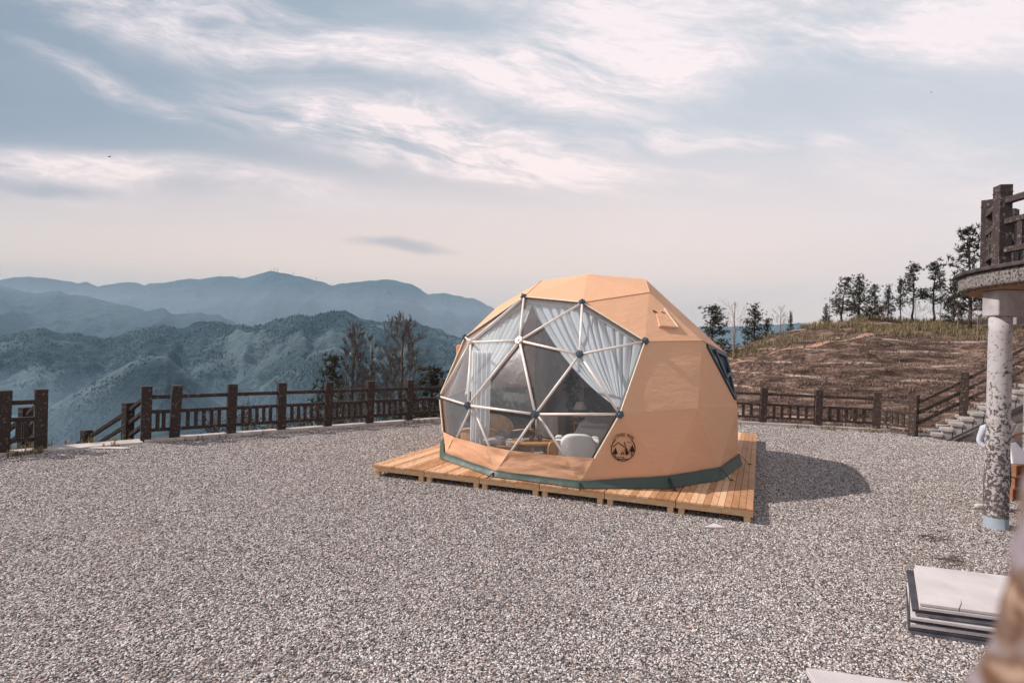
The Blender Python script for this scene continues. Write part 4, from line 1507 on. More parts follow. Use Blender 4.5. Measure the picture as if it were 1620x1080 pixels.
mb_c, mb_hem, mb_f, mb_l, mb_ld, mb_lw = MB(), MB(), MB(), MB(), MB(), MB()
WIN = (('2p', 2), ('3', 2.5), ('2h', 3))
for corners, kind in TRI:
    poly = [DP(*c, s_=1.0) for c in corners]
    iswin = set((c[0], norm_i(c[1])) for c in corners) == set(WIN)
    if kind == 'canvas':
        if iswin:
            # canvas around the window opening
            cen_ = sum(poly, Vector()) / 3
            inn = [cen_ + (p - cen_) * 0.80 for p in poly]
            for i in range(3):
                panel(mb_c, [poly[i], poly[(i + 1) % 3], inn[(i + 1) % 3], inn[i]], 4, 0.0)
        else:
            panel(mb_c, poly, 14, 0.016, 0.003, seed=corners[1][1] * 3.1)
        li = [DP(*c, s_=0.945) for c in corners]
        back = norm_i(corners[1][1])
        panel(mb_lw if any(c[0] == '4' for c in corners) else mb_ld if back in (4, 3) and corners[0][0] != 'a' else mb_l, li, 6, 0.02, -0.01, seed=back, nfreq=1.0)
    elif kind == 'clear':
        fp = [DP(*c, s_=0.988) for c in corners]
        panel(mb_f, fp, 8, 0.006, 0.0, seed=corners[1][1], nfreq=1.2)
    else:
        up_ = clip_z([DP(*c, s_=0.988) for c in corners], HEMZ, True)
        dn_ = clip_z(poly, HEMZ, False)
        if len(up_) > 2:
            panel(mb_f, up_, 7, 0.005, 0.0, seed=corners[1][1], nfreq=1.2)
        if len(dn_) > 2:
            panel(mb_hem, dn_, 12, 0.020, 0.0, seed=corners[1][1], nfreq=2.0)
tent.part('canopy', mb_c, 'tent_canvas', solid=0.006, smooth=True)
tent.part('hem_band', mb_hem, 'tent_canvas', solid=0.006, smooth=True)
tent.part('clear_window', mb_f, 'clear_film')
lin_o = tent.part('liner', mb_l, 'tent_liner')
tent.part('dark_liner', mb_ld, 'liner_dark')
tent.part('lower_liner', mb_lw, 'liner_brown')  # lower liner coloured dark to stand in for dim clutter at the back
# piping along the window edge and top seams
edge_path = [('4', 0), ('3', .5), ('2h', 1), ('1', 0), ('1', -2), ('2h', -3), ('3', -2.5), ('4', -2)]
mb = MB()
for a_, b_ in zip(edge_path[:-1], edge_path[1:]):
    p, q_ = DP(*a_, s_=1.006), DP(*b_, s_=1.006)
    if a_[0] == '4':
        p = p.lerp(q_, (HEMZ - p.z) / (q_.z - p.z))
    if b_[0] == '4':
        q_ = q_.lerp(p, (HEMZ - q_.z) / (p.z - q_.z))
    mb.tube([p, q_], 0.014, 6)
tent.part('piping', mb, 'seam_trim')
# canopy rim lines: overlapping top fly
mb = MB()
for a_, b_ in [(('1', 0), ('1', 2)), (('1', 2), ('1', 4)), (('1', -2), ('1', 0)), (('1', -4), ('1', -2)), (('2p', 2), ('2h', 1)), (('2p', 2), ('2h', 3))]:
    p, q_ = DP(*a_, s_=1.004), DP(*b_, s_=1.004)
    mb.tube([p, q_], 0.008, 5)
tent.part('seam', mb, 'tent_canvas')


# struts and hubs of the open sector
def hub(mb, p, r=0.085):
    nrm = (p - CEN).normalized()
    a = nrm.orthogonal().normalized()
    b_ = nrm.cross(a)
    for (r0, z0, r1, z1) in [(r, -0.05, r, 0.02), (r * 0.72, 0.02, r * 0.55, 0.035)]:
        n_ = 12
        vs = [p + nrm * z + (a * math.cos(t_) + b_ * math.sin(t_)) * rr for rr, z in ((r0, z0), (r1, z1)) for t_ in [2 * math.pi * k / n_ for k in range(n_)]]
        fs = [(k, (k + 1) % n_, n_ + (k + 1) % n_, n_ + k) for k in range(n_)] + [tuple(range(n_ - 1, -1, -1)), tuple(range(n_, 2 * n_))]
        mb.add(vs, fs)
    for k in range(6):
        t_ = k * math.pi / 3
        d = a * math.cos(t_) + b_ * math.sin(t_)
        mb.box(p + d * r * 0.95 - nrm * 0.012, (r * 0.5, 0.034, 0.05), (d, nrm.cross(d), nrm))
    mb.tube([p + nrm * 0.03, p + nrm * 0.055], 0.016, 6)


done = set()
hubs = {}
EDGE = set(zip(edge_path[:-1], edge_path[1:]))
BORDER = set(edge_path)
for corners, kind in TRI:
    if kind in ('clear', 'hem'):
        for a_, b_ in ((0, 1), (1, 2), (2, 0)):
            ca, cb = corners[a_], corners[b_]
            ka, kb = (ca[0], norm_i(ca[1])), (cb[0], norm_i(cb[1]))
            if ka[0] == '4' and kb[0] == '4':
                continue
            key = tuple(sorted((str(ka), str(kb))))
            if key in done:
                continue
            done.add(key)
            for kk in (ka, kb):
                if kk[0] != '4':
                    hubs[kk] = 1
            if (ka, kb) in EDGE or (kb, ka) in EDGE:
                continue
            low = '4' in (ka[0], kb[0])
            f_ = 0.972 if low else 1.002
            p, q_ = DP(*ka, s_=f_), DP(*kb, s_=f_)
            mb = MB()
            mb.tube([p, q_], 0.0215, 12)
            tent.part('strut', mb, 'strut_paint', smooth=True)
for kk in hubs:
    mb = MB()
    hub(mb, DP(*kk, s_=1.012), (0.052 if kk in BORDER else 0.06) if kk in BORDER or kk == ('2h', -1) else 0.054)
    tent.part('hub', mb, 'hub_steel' if kk not in (('2h', -1), ('2p', -2)) else 'strut_paint')

# green skirt round the foot
mb = MB()
NS_ = 180
ringpts = []
order = [DP('4', j) for j in range(-6, 6)]
vs = []
rowsS = 5
for i in range(NS_):
    f = i / NS_ * 12
    a, b_ = order[int(f) % 12], order[(int(f) + 1) % 12]
    p = a.lerp(b_, f - int(f))
    out = Vector((p.x - CX, p.y - CY, 0)).normalized()
    wv = mnoise.noise(Vector((i * 0.13, 3.3, 0))) * 0.03 + mnoise.noise(Vector((i * 0.5, 7.3, 0))) * 0.012
    for k in range(rowsS):
        s_ = k / (rowsS - 1)
        z = p.z + 0.03 - (p.z + 0.03 - DH - 0.012) * s_ + (0.008 * mnoise.noise(Vector((i * 0.3, k * 1.0, 0))))
        z = max(z, DH + 0.006)
        vs.append(p + out * (0.012 + (0.02 + 0.065 * s_ ** 1.6) + wv * s_ * (1.2 - 0.2 * s_)) + Vector((0, 0, z - p.z)))
fs = [(i * rowsS + k, ((i + 1) % NS_) * rowsS + k, ((i + 1) % NS_) * rowsS + k + 1, i * rowsS + k + 1) for i in range(NS_) for k in range(rowsS - 1)]
mb.add(vs, fs)
tent.part('skirt', mb, 'skirt_green', smooth=True, solid=0.004)
# pegs / strap ends of the skirt
for j in (-1, 0, 1, 2, 3):
    p = DP('4', j)
    out = Vector((p.x - CX, p.y - CY, 0)).normalized()
    mb = MB()
    mb.bar(p + out * 0.05 + Vector((0, 0, 0.0)), p + out * 0.19 + Vector((0, 0, DH + 0.012 - p.z)), 0.03, 0.006)
    mb.tube([p + out * 0.18 + Vector((0, 0, DH + 0.012 - p.z)), p + out * 0.24 + Vector((0, 0, DH + 0.012 - p.z))], 0.008, 6)
    tent.part('peg_strap', mb, 'pot_black')
# canvas hood standing behind the left shoulder
mb = MB()
p = at(733, 556, 12.9)
mb.prism([(p.x - .14, p.y - .3), (p.x + .5, p.y - .3), (p.x + .5, p.y + .5), (p.x - .14, p.y + .5)], 0.2, at(722, 545, 12.9).z)
tent.part('door_hood', mb, 'tent_canvas', bev=0.03)

# triangular window
wp = [DP(*c, s_=1.0) for c in WIN]
wc = sum(wp, Vector()) / 3
wn = (wp[1] - wp[0]).cross(wp[2] - wp[0]).normalized()
if wn.dot(wc - CEN) < 0:
    wn = -wn
inner = [wc + (p - wc) * 0.80 for p in wp]
mbf = MB()
for i in range(3):
    p, q_ = inner[i], inner[(i + 1) % 3]
    mbf.bar(p + wn * 0.01, q_ + wn * 0.01, 0.075, 0.06, wn)
win_o = tent.part('window', mbf, 'window_frame')
mb = MB()
mb.add([wc + (p - wc) * 0.78 - wn * 0.005 for p in wp], [(0, 1, 2)])
tent.part('pane', mb, 'window_glass', parent=win_o)
mb = MB()
sash = [inner[0].lerp(inner[2], 0.25), inner[0].lerp(inner[1], 0.62), inner[2].lerp(inner[1], 0.45), inner[2].lerp(inner[0], 0.12)]
sash = [wc + (p - wc) * 0.86 + wn * 0.045 for p in sash]
for i in range(4):
    mb.bar(sash[i], sash[(i + 1) % 4], 0.06, 0.04, wn)
tent.part('sash', mb, 'window_frame', parent=win_o)


def on_plane(px, py, p0, nrm):
    d = ray(px, py)
    return EYE + d * ((p0 - EYE).dot(nrm) / d.dot(nrm))


def frame_of(tri, sgn=1):
    p = [DP(*c, s_=1.0) for c in tri]
    n_ = (p[1] - p[0]).cross(p[2] - p[0]).normalized()
    c = sum(p, Vector()) / 3
    if n_.dot(c - CEN) < 0:
        n_ = -n_
    ex = Vector((0, 0, 1)).cross(n_).normalized()
    ey = n_.cross(ex)
    return p[0], n_, ex, ey


# roof vent flap
p0, n_, ex, ey = frame_of((('1', 2), ('2p', 2), ('2h', 1)))
fl = [on_plane(x, y, p0, n_) for x, y in [(1037, 492), (1050, 489), (1071, 521), (1042, 518)]]
mb = MB()
mb.add([p + n_ * 0.012 for p in fl[:2]] + [p + n_ * 0.05 for p in fl[2:]] + [p + n_ * 0.006 for p in fl], [(0, 1, 2, 3), (7, 6, 5, 4), (0, 4, 5, 1), (1, 5, 6, 2), (2, 6, 7, 3), (3, 7, 4, 0)])
vf = tent.part('vent_flap', mb, 'tent_canvas')
mb = MB()
mb.tube([fl[1] + n_ * .02, fl[2] + n_ * .055, fl[3] + n_ * .055], 0.010, 6)
tent.part('flap_edge', mb, 'seam_trim', parent=vf)
mb = MB()
for x, y in ((1036, 494), (1049, 496)):
    q_ = on_plane(x, y, p0, n_)
    mb.bar(q_ + n_ * .016 + (ey - ex) * .03, q_ + n_ * .016 - (ey - ex) * .03, 0.03, 0.012, n_)
tent.part('flap_tie', mb, 'pot_black', parent=vf)

# printed emblem
p0, n_, ex, ey = frame_of((('3', .5), ('4', 0), ('4', 1)))
LC = on_plane(985, 709, p0, n_) + n_ * 0.030
LR = 0.195


def L2(x, y, z=0.0):
    return LC + ex * (x * LR) + ey * (y * LR) + n_ * z


mbl = MB()


def lpoly(pts):
    n0 = len(pts)
    mbl.add([L2(x, y) for x, y in pts] + [L2(x, y, 0.003) for x, y in pts], [tuple(range(n0, 2 * n0)), tuple(range(n0 - 1, -1, -1))] + [(i, (i + 1) % n0, n0 + (i + 1) % n0, n0 + i) for i in range(n0)])


def lline(pts, wd=0.035):
    for (a, b_), (c, d) in zip(pts[:-1], pts[1:]):
        L = math.hypot(c - a, d - b_)
        nx, ny = -(d - b_) / L * wd / 2, (c - a) / L * wd / 2
        lpoly([(a + nx, b_ + ny), (a - nx, b_ - ny), (c - nx, d - ny), (c + nx, d + ny)])


arc = [(math.cos(t_), math.sin(t_)) for t_ in [math.radians(132 + k * (276 / 60)) for k in range(61)]]
for (a, b_), (c, d) in zip(arc[:-1], arc[1:]):
    lpoly([(a, b_), (a * .93, b_ * .93), (c * .93, d * .93), (c, d)])
lline([(-.86, .18), (-.66, .28), (-.42, .52), (-.2, .36), (-.02, .22), (.08, .16)], 0.06)
lline([(.28, .5), (.42, .56), (.66, .46)], 0.035)
lpoly([(-.62, .12), (-.86, -.42), (-.42, -.42)])
lline([(-.64, -.4), (-.64, -.62)], 0.07)
lpoly([(.74, .34), (.50, -.22), (.96, -.22)])
lline([(.72, -.2), (.70, -.56)], 0.07)
lpoly([(.10, .42), (.16, .10), (.22, -.52), (.52, -.40), (.44, -.25), (.24, .12)])
lpoly([(.04, .56), (.10, .56), (.20, .20), (.14, .18)])
lpoly([(-.20, -.46), (-.02, -.12), (-.08, -.46)])
lpoly([(.04, -.2), (.10, -.46), (.0, -.46)])
lline([(-.60, -.68), (.06, -.66)], 0.035)
lpoly([(0, -.63), (.10, -.63), (.10, -.72), (0, -.72)])
lline([(-.42, -.84), (.42, -.82)], 0.06)
lpoly([(-.46, -.76), (-.34, -.76), (-.34, -.88), (-.46, -.88)])
emb = tent.part('emblem', mbl, 'logo_ink')
# lettering over the emblem
txt = 'ULTIMATE TRIBE'
mb = MB()
dg = None
for k, ch in enumerate(txt):
    if ch == ' ':
        continue
    cu = bpy.data.curves.new('glyph', 'FONT')
    cu.body = ch
    cu.size = 0.075
    cu.align_x = 'CENTER'
    cu.resolution_u = 2
    to = bpy.data.objects.new('glyph', cu)
    COL.objects.link(to)
    dg = bpy.context.evaluated_depsgraph_get()
    me = to.evaluated_get(dg).to_mesh()
    th = math.radians(90 + 43 - k * (86 / (len(txt) - 1)))
    cx_, cy_ = math.cos(th) * 1.0 * LR, math.sin(th) * 1.0 * LR
    rx, ry = math.sin(th), -math.cos(th)
    vs = []
    for vtx in me.vertices:
        u_, v__ = vtx.co.x, vtx.co.y
        X_, Y_ = cx_ + u_ * rx - v__ * ry, cy_ + u_ * ry + v__ * rx
        vs.append(LC + ex * X_ + ey * Y_ + n_ * 0.003)
    mb.add(vs, [tuple(p.vertices) for p in me.polygons])
    to.evaluated_get(dg).to_mesh_clear()
    bpy.data.objects.remove(to, do_unlink=True)
    bpy.data.curves.remove(cu)
tent.part('lettering', mb, 'logo_red', parent=emb, solid=0.002)

# ------------------------------------------------------------------ curtains inside the front
def curtain(name, tops, tie, free_sag, label, mat, npl=12, spread=0.10, amp=0.05, group=None, tail=0.5, sagdir=Vector((0, 0, -1))):
    seg = [(tops[i + 1] - tops[i]).length for i in range(len(tops) - 1)]
    tot = sum(seg)

    def top(t_):
        d = t_ * tot
        for i, L in enumerate(seg):
            if d <= L or i == len(seg) - 1:
                return tops[i].lerp(tops[i + 1], min(1, d / L))
            d -= L
    inw = (Vector((CX, CY, 1.6)) - (tops[0] + tops[-1]) / 2)
    inw.z = 0
    inw.normalize()
    sdir = (tops[-1] - tops[0]).normalized()
    mb = MB()

    def fn(u, v_):
        p = top(u)
        e = tie + sdir * (u - 0.5) * spread
        q_ = p.lerp(e, v_)
        sg = free_sag * (1 - u) ** 1.1 * 4 * v_ * (1 - v_) * (1 - 0.35 * v_)
        q_ = q_ + sagdir * sg
        a = amp * (0.35 + 0.65 * math.sin(math.pi * min(1, v_ * 1.1)) ** 0.7) * (1 - 0.72 * v_)
        ph_ = u * npl * 2 * math.pi + 0.9 * math.sin(u * 9.1) + 0.5 * math.sin(v_ * 5 + u * 23)
        wv = math.sin(ph_) + 0.35 * math.sin(2.3 * ph_ + 1.0 + v_ * 3)
        return q_ + inw * (0.10 + a * wv) + sdir * (a * 0.6 * math.cos(ph_))
    mb.grid(fn, npl * 10, 36)
    if tail:
        def fn2(u, v_):
            e = fn(u, 1.0)
            ph_ = u * npl * 2 * math.pi
            w_ = 0.25 + 1.2 * v_
            return e + sdir * ((u - 0.5) * spread * w_ * 1.2) + Vector((0, 0, -tail * v_)) + inw * (0.03 * math.sin(ph_) * (0.5 + v_))
        mb.grid(fn2, npl * 8, 10)
    return solo(name, mb, mat, tops[0], label, 'curtain', group, smooth=True)


S_ = 0.945
curtain('curtain', [DP('1', -2, s_=S_).lerp(DP('1', 0, s_=S_), 0.04), DP('1', 0, s_=S_), DP('2h', 1, s_=S_).lerp(DP('2h', 1), .3)], DP('3', .5, s_=0.93) + Vector((0.05, 0.05, 0.06)), 0.30,
        'pale blue grey pleated curtain swept to the right side of the clear front', 'curtain_blue', 12, 0.20, 0.085, 'curtains inside the tent', 0.0)
curtain('curtain', [DP('1', -2, s_=S_).lerp(DP('2h', -1, s_=S_), 0.0), DP('2h', -3, s_=S_).lerp(DP('1', -2, s_=S_), .3), DP('2h', -3, s_=S_)], DP('3', -2.5, s_=0.90) + Vector((0.18, -0.12, 0.10)), 0.34,
        'white sheer pleated curtain swept to the left side of the clear front', 'curtain_sheer', 9, 0.22, 0.075, 'curtains inside the tent', 0.0)
# straight white drape hanging low on the left
mb = MB()
pa, pb = at(746, 600, 9.95), at(776, 600, 10.0)


def dfn(u, v_):
    p = pa.lerp(pb, u)
    return Vector((p.x, p.y + 0.04 * math.sin(u * 26), 2.25 - v_ * 2.0))


mb.grid(dfn, 50, 12)
solo('drape', mb, 'curtain_sheer', pa, 'narrow white drape hanging straight behind the left hub of the tent', 'curtain', 'curtains inside the tent', smooth=True)
# grey partition hung across the middle
mb = MB()
qa_, qb_, = Vector((0.55, 12.6, 0)), Vector((1.75, 13.1, 0))
mb.grid(lambda u, v_: qa_.lerp(qb_, u) + Vector((0, 0.05 * math.sin(u * 17 + v_), 2.95 - 2.7 * v_)), 60, 14)
solo('partition_cloth', mb, 'cushion_grey', qa_, 'dark grey cloth partition hanging in the middle of the tent', 'curtain', smooth=True)

# ------------------------------------------------------------------ furniture inside
FL = DH + 0.012
mb = MB()
mb.lathe((CX, CY, DH + 0.002), [(2.6, 0.0), (2.6, 0.010)], 40)
rug = solo('rug', mb, 'rug_beige', (CX, CY, DH), 'beige floor mat covering the floor of the tent', 'rug')


def soft_box(c, size, ax=None, n=8, rnd=0.25, wob=0.0, seed=0):
    """cushion-like box: superellipsoid"""
    ax = ax or (Vector((1, 0, 0)), Vector((0, 1, 0)), Vector((0, 0, 1)))
    mb = MB()
    vs, fs = [], []
    nu, nv = n * 4, n * 2
    e = rnd
    pw = lambda x: math.copysign(abs(x) ** e, x)
    for j in range(nv + 1):
        ph_ = -math.pi / 2 + math.pi * j / nv
        for i in range(nu):
            th = 2 * math.pi * i / nu
            x, y, z = pw(math.cos(ph_)) * pw(math.cos(th)), pw(math.cos(ph_)) * pw(math.sin(th)), pw(math.sin(ph_))
            p = Vector(c) + ax[0] * x * size[0] / 2 + ax[1] * y * size[1] / 2 + ax[2] * z * size[2] / 2
            if wob:
                p += Vector((1, 1, 1)) * wob * mnoise.noise(p * 6 + Vector((seed, 0, 0)))
            vs.append(p)
    for j in range(nv):
        for i in range(nu):
            fs.append((j * nu + i, j * nu + (i + 1) % nu, (j + 1) * nu + (i + 1) % nu, (j + 1) * nu + i))
    return mb.add(vs, fs)


def rot2(a):
    return (Vector((math.cos(a), math.sin(a), 0)), Vector((-math.sin(a), math.cos(a), 0)), Vector((0, 0, 1)))


# bed
bc = Vector((2.45, 11.75, FL))
bax = rot2(-0.25)
t_ = Thing('bed', bc, 'wide bed with rumpled grey duvet on the right inside the tent', 'bed')
mb = MB()
mb.box(bc + Vector((0, 0, 0.14)), (1.7, 2.0, 0.28), bax)
t_.part('bed_base', mb, 'linen_grey', bev=0.03)
t_.part('mattress', soft_box(bc + Vector((0, 0, 0.40)), (1.74, 2.04, 0.26), bax, 8, 0.2), 'linen_grey', smooth=True)
mb = MB()


def duv(u, v_):
    x, y = (u - 0.5) * 1.9, (v_ - 0.5) * 1.75
    z = 0.55 + 0.10 * mnoise.noise(Vector((x * 1.7, y * 1.7, 3))) + 0.05 * mnoise.noise(Vector((x * 5, y * 5, 1))) + 0.14 * max(0, 0.5 + 0.5 * x) * max(0, y + 0.4)
    ed = max(abs(u - 0.5), abs(v_ - 0.5)) * 2
    z -= max(0, ed - 0.88) * 1.8
    return bc + bax[0] * x + bax[1] * (y + 0.1) + Vector((0, 0, z))


mb.grid(duv, 44, 40)
t_.part('duvet', mb, 'linen_grey', smooth=True, solid=0.03)
solo('pillow', soft_box(bc + bax[0] * 0.3 + bax[1] * 0.9 + Vector((0, 0, 0.64)), (0.62, 0.38, 0.2), bax, 7, 0.5, 0.02), 'canvas_cream', bc, 'cream pillow at the far end of the bed', 'pillow', smooth=True)

# white rounded armchair
ac = at(913, 720, 9.75)
ac.z = FL
t_ = Thing('armchair', ac, 'white boucle armchair with rounded back in front of the bed', 'armchair')
pts = []
mb = MB()
aax = rot2(-0.1)
prof = []
n_ = 18
wv_, hv_ = 0.34, 0.62
for k in range(n_ + 1):
    th = math.pi * k / n_
    prof.append((wv_ * math.copysign(abs(math.cos(th)) ** 0.6, math.cos(th)), 0.22 + (hv_ - 0.22) * math.sin(th) ** 0.75))
prof = [(wv_ * 0.97, 0.03)] + prof + [(-wv_ * 0.97, 0.03)]
n0 = len(prof)
for yo in (-0.11, 0.10):
    mb.v += [tuple(ac + aax[0] * x + aax[1] * (yo - 0.18 + 0.25 * abs(x) ** 2) + Vector((0, 0, z))) for x, z in prof]
mb.f += [tuple(range(n0)), tuple(range(2 * n0 - 1, n0 - 1, -1))] + [(i, n0 + i, n0 + (i + 1) % n0, (i + 1) % n0) for i in range(n0)]
mb.mi = [0] * len(mb.f)
t_.part('backrest', mb, 'boucle_white', bev=0.04, smooth=True)
t_.part('seat', soft_box(ac + aax[1] * 0.2 + Vector((0, 0, 0.30)), (0.62, 0.6, 0.22), aax, 7, 0.35), 'boucle_white', smooth=True)
for s_ in (-1, 1):
    t_.part('arm', soft_box(ac + aax[0] * 0.33 * s_ + aax[1] * 0.18 + Vector((0, 0, 0.36)), (0.16, 0.62, 0.3), aax, 7, 0.5), 'boucle_white', smooth=True)
for sx in (-1, 1):
    for sy in (-.15, .42):
        mb = MB()
        mb.tube([ac + aax[0] * .26 * sx + aax[1] * sy + Vector((0, 0, 0.2)), ac + aax[0] * .28 * sx + aax[1] * sy], [0.022, 0.016], 8)
        t_.part('leg', mb, 'table_wood')


def rattan_chair(c, rz, r, h, label):
    t_ = Thing('rattan_chair', c, label, 'chair', 'rattan chairs in the tent')
    ax = rot2(rz)
    mb = MB()
    rim = []
    for k in range(25):
        th = math.radians(-25 + 230 * k / 24)
        x, y = math.cos(th) * r, math.sin(th) * r * 0.9
        hh_ = h * (0.62 + 0.38 * math.sin(math.radians(180 * k / 24)) ** 0.8)
        rim.append((x, y, hh_))
    pt = lambda x, y, z: c + ax[0] * x + ax[1] * y + Vector((0, 0, z))
    mb.tube([pt(*p) for p in rim], 0.024, 8)
    bk = t_.part('backrest', mb, 'rattan', smooth=True)
    mb = MB()
    vs, fs = [], []
    for i, (x, y, z) in enumerate(rim):
        vs += [pt(x * 0.97, y * 0.97, z), pt(x * .9, y * .9, z * .55), pt(x * 0.84, y * 0.84, 0.14)]
    for i in range(len(rim) - 1):
        for k in range(2):
            fs.append((i * 3 + k, i * 3 + k + 1, (i + 1) * 3 + k + 1, (i + 1) * 3 + k))
    mb.add(vs, fs)
    t_.part('weave', mb, 'rattan', parent=bk, smooth=True, solid=0.012)
    mb = MB()
    mb.lathe(pt(0, 0, 0), [(r * .8, 0.16), (r * .85, 0.2), (r * .8, 0.24)], 20)
    t_.part('seat', mb, 'rattan', smooth=True)
    t_.part('cushion', soft_box(pt(0, 0, .29), (r * 1.5, r * 1.4, .11), ax, 6, .5), 'cushion_grey', smooth=True)
    for k in range(4):
        th = math.pi / 4 + k * math.pi / 2
        mb = MB()
        mb.tube([pt(math.cos(th) * r * .7, math.sin(th) * r * .7, .2), pt(math.cos(th) * r * .8, math.sin(th) * r * .8, 0)], .018, 7)
        t_.part('leg', mb, 'rattan')
    return t_


def floor_at(px, py, Y):
    p = at(px, py, Y)
    p.z = FL
    return p


rattan_chair(floor_at(757, 700, 10.35), math.radians(180), 0.36, 0.60, 'round backed rattan chair nearest the left front panel, back to viewer')
rattan_chair(floor_at(784, 700, 11.3), math.radians(30), 0.36, 0.66, 'rattan tub chair behind the nearest rattan chair, facing the table')
# cane side chair
cc = floor_at(882, 720, 9.55)
t_ = Thing('cane_chair', cc, 'low cane backed wooden chair between coffee table and white armchair', 'chair')
cax = rot2(0.15)
mb = MB()
pts = [cc + cax[0] * x + Vector((0, 0, z)) for x, z in [(-.16, 0), (-.16, .40), (-.13, .47), (0, .49), (.13, .47), (.16, .40), (.16, 0)]]
mb.tube(pts, 0.02, 8)
t_.part('frame', mb, 'table_wood', smooth=True)
mb = MB()
mb.box(cc + Vector((0, 0, .33)), (.28, .012, .26), cax)
t_.part('backrest', mb, 'rattan')
mb = MB()
mb.box(cc + cax[1] * .2 + Vector((0, 0, .24)), (.36, .4, .04), cax)
t_.part('seat', mb, 'rattan', bev=.01)
for s_ in (-1, 1):
    mb = MB()
    mb.tube([cc + cax[0] * .15 * s_ + cax[1] * .38, cc + cax[0] * .15 * s_ + cax[1] * .38 + Vector((0, 0, .23))], .016, 7)
    t_.part('leg', mb, 'table_wood')

# coffee table and what stands on it
kc = floor_at(842, 720, 9.85)
t_ = Thing('coffee_table', kc, 'small wooden coffee table with glasses in the tent front', 'table')
mb = MB()
mb.lathe(kc, [(.36, .395), (.375, .405), (.375, .43), (.36, .437)], 28, 1.1, .8)
t_.part('tabletop', mb, 'table_wood', smooth=False)
for k in range(3):
    th = 0.5 + k * 2.09
    mb = MB()
    mb.tube([kc + Vector((.24 * math.cos(th), .18 * math.sin(th), .395)), kc + Vector((.3 * math.cos(th), .22 * math.sin(th), 0))], [.032, .02], 8)
    t_.part('leg', mb, 'table_wood', smooth=True)
for (dx_, dy_, lab) in [(-.02, -.06, 'brown filled glass near the candlestick on the coffee table'), (.13, -.03, 'brown filled glass right of the candlestick on the coffee table')]:
    p = kc + Vector((dx_, dy_, .437))
    mb = MB()
    mb.lathe(p, [(.036, 0), (.042, .02), (.044, .10), (.040, .102), (.038, .02)], 16)
    solo('drinking_glass', mb, 'glass_brown', p, lab, 'glass', 'glasses on the coffee table', smooth=True)
p = kc + Vector((.06, .1, .437))
t_ = Thing('candlestick', p, 'slim candlestick with cross bar and pale candles on the coffee table', 'candlestick')
mb = MB()
mb.lathe(p, [(.06, 0), (.06, .012), (.012, .02), (.009, .20)], 12)
mb.bar(p + Vector((-.10, 0, .16)), p + Vector((.10, 0, .16)), .014, .014)
t_.part('stand', mb, 'brass')
for x, z in ((-.10, .165), (0, .2)):
    mb = MB()
    mb.tube([p + Vector((x, 0, z)), p + Vector((x, 0, z + .17))], .011, 8)
    t_.part('candle', mb, 'candle_white')
p = kc + Vector((-.17, -.05, .437))
mb = MB()
mb.lathe(p, [(.03, 0), (.06, .025), (.065, .045), (.055, .04), (.02, .012)], 16)
solo('bowl', mb, 'candle_white', p, 'small pale bowl at the left edge of the coffee table', 'bowl', smooth=True)
# low table with books
lc = floor_at(807, 715, 9.95)
t_ = Thing('low_table', lc, 'low wooden table left of the coffee table carrying books', 'table')
mb = MB()
mb.box(lc + Vector((0, 0, .33)), (.55, .42, .03), rot2(.2))
t_.part('tabletop', mb, 'table_wood', bev=.006)
for sx in (-1, 1):
    for sy in (-1, 1):
        mb = MB()
        a_ = rot2(.2)
        mb.tube([lc + a_[0] * .24 * sx + a_[1] * .17 * sy + Vector((0, 0, .315)), lc + a_[0] * .24 * sx + a_[1] * .17 * sy], .018, 7)
        t_.part('leg', mb, 'table_wood')
for k in range(3):
    p = lc + Vector((.06, -.02, .345 + .028 * k))
    mb = MB()
    mb.box(p + Vector((0, 0, .0135)), (.30 - .02 * k, .21, .026), rot2(.3 - .25 * k))
    solo('book', mb, 'book_white', p, ['pale book at the bottom of the pile on the low table', 'pale book in the middle of the pile on the low table', 'pale book on top of the pile on the low table'][k], 'book', 'books on the low table', bev=.002)
p = lc + Vector((-.33, .02, 0))
solo('throw_blanket', soft_box(p + Vector((.02, 0, .40)), (.36, .34, .12), None, 8, .5, .03), 'cloth_stripe', p, 'striped grey throw heaped left of the books', 'blanket', smooth=True)
solo('basket', soft_box(p + Vector((.02, 0, .17)), (.34, .32, .33), None, 7, .35), 'rattan', p, 'woven basket under the striped throw', 'basket', smooth=True)
# ottoman
p = floor_at(746, 700, 11.3)
solo('pouf', soft_box(p + Vector((0, 0, .27)), (.55, .5, .54), None, 8, .35), 'cushion_grey', p, 'grey rounded pouf behind the nearest rattan chair', 'pouf', smooth=True)
# bedside table and lamp
p = floor_at(923, 690, 12.6)
t_ = Thing('bedside_table', p, 'thin framed bedside table under the cream lamp', 'table')
mb = MB()
mb.box(p + Vector((0, 0, .56)), (.5, .36, .025))
mb.box(p + Vector((0, 0, .40)), (.5, .36, .02))
t_.part('shelf', mb, 'canvas_cream')
for sx in (-1, 1):
    for sy in (-1, 1):
        mb = MB()
        mb.box(p + Vector((.24 * sx, .17 * sy, .28)), (.02, .02, .56))
        t_.part('leg', mb, 'table_wood')
lp = p + Vector((-.1, 0, .573))
t_ = Thing('table_lamp', lp, 'small lamp with cream cone shade on the bedside table', 'lamp')
mb = MB()
mb.lathe(lp, [(.07, 0), (.07, .015), (.012, .03), (.012, .16)], 14)
t_.part('base', mb, 'brass')
mb = MB()
mb.lathe(lp, [(.16, .13), (.075, .30)], 24)
t_.part('lamp_shade', mb, 'sheer_shade', smooth=True)
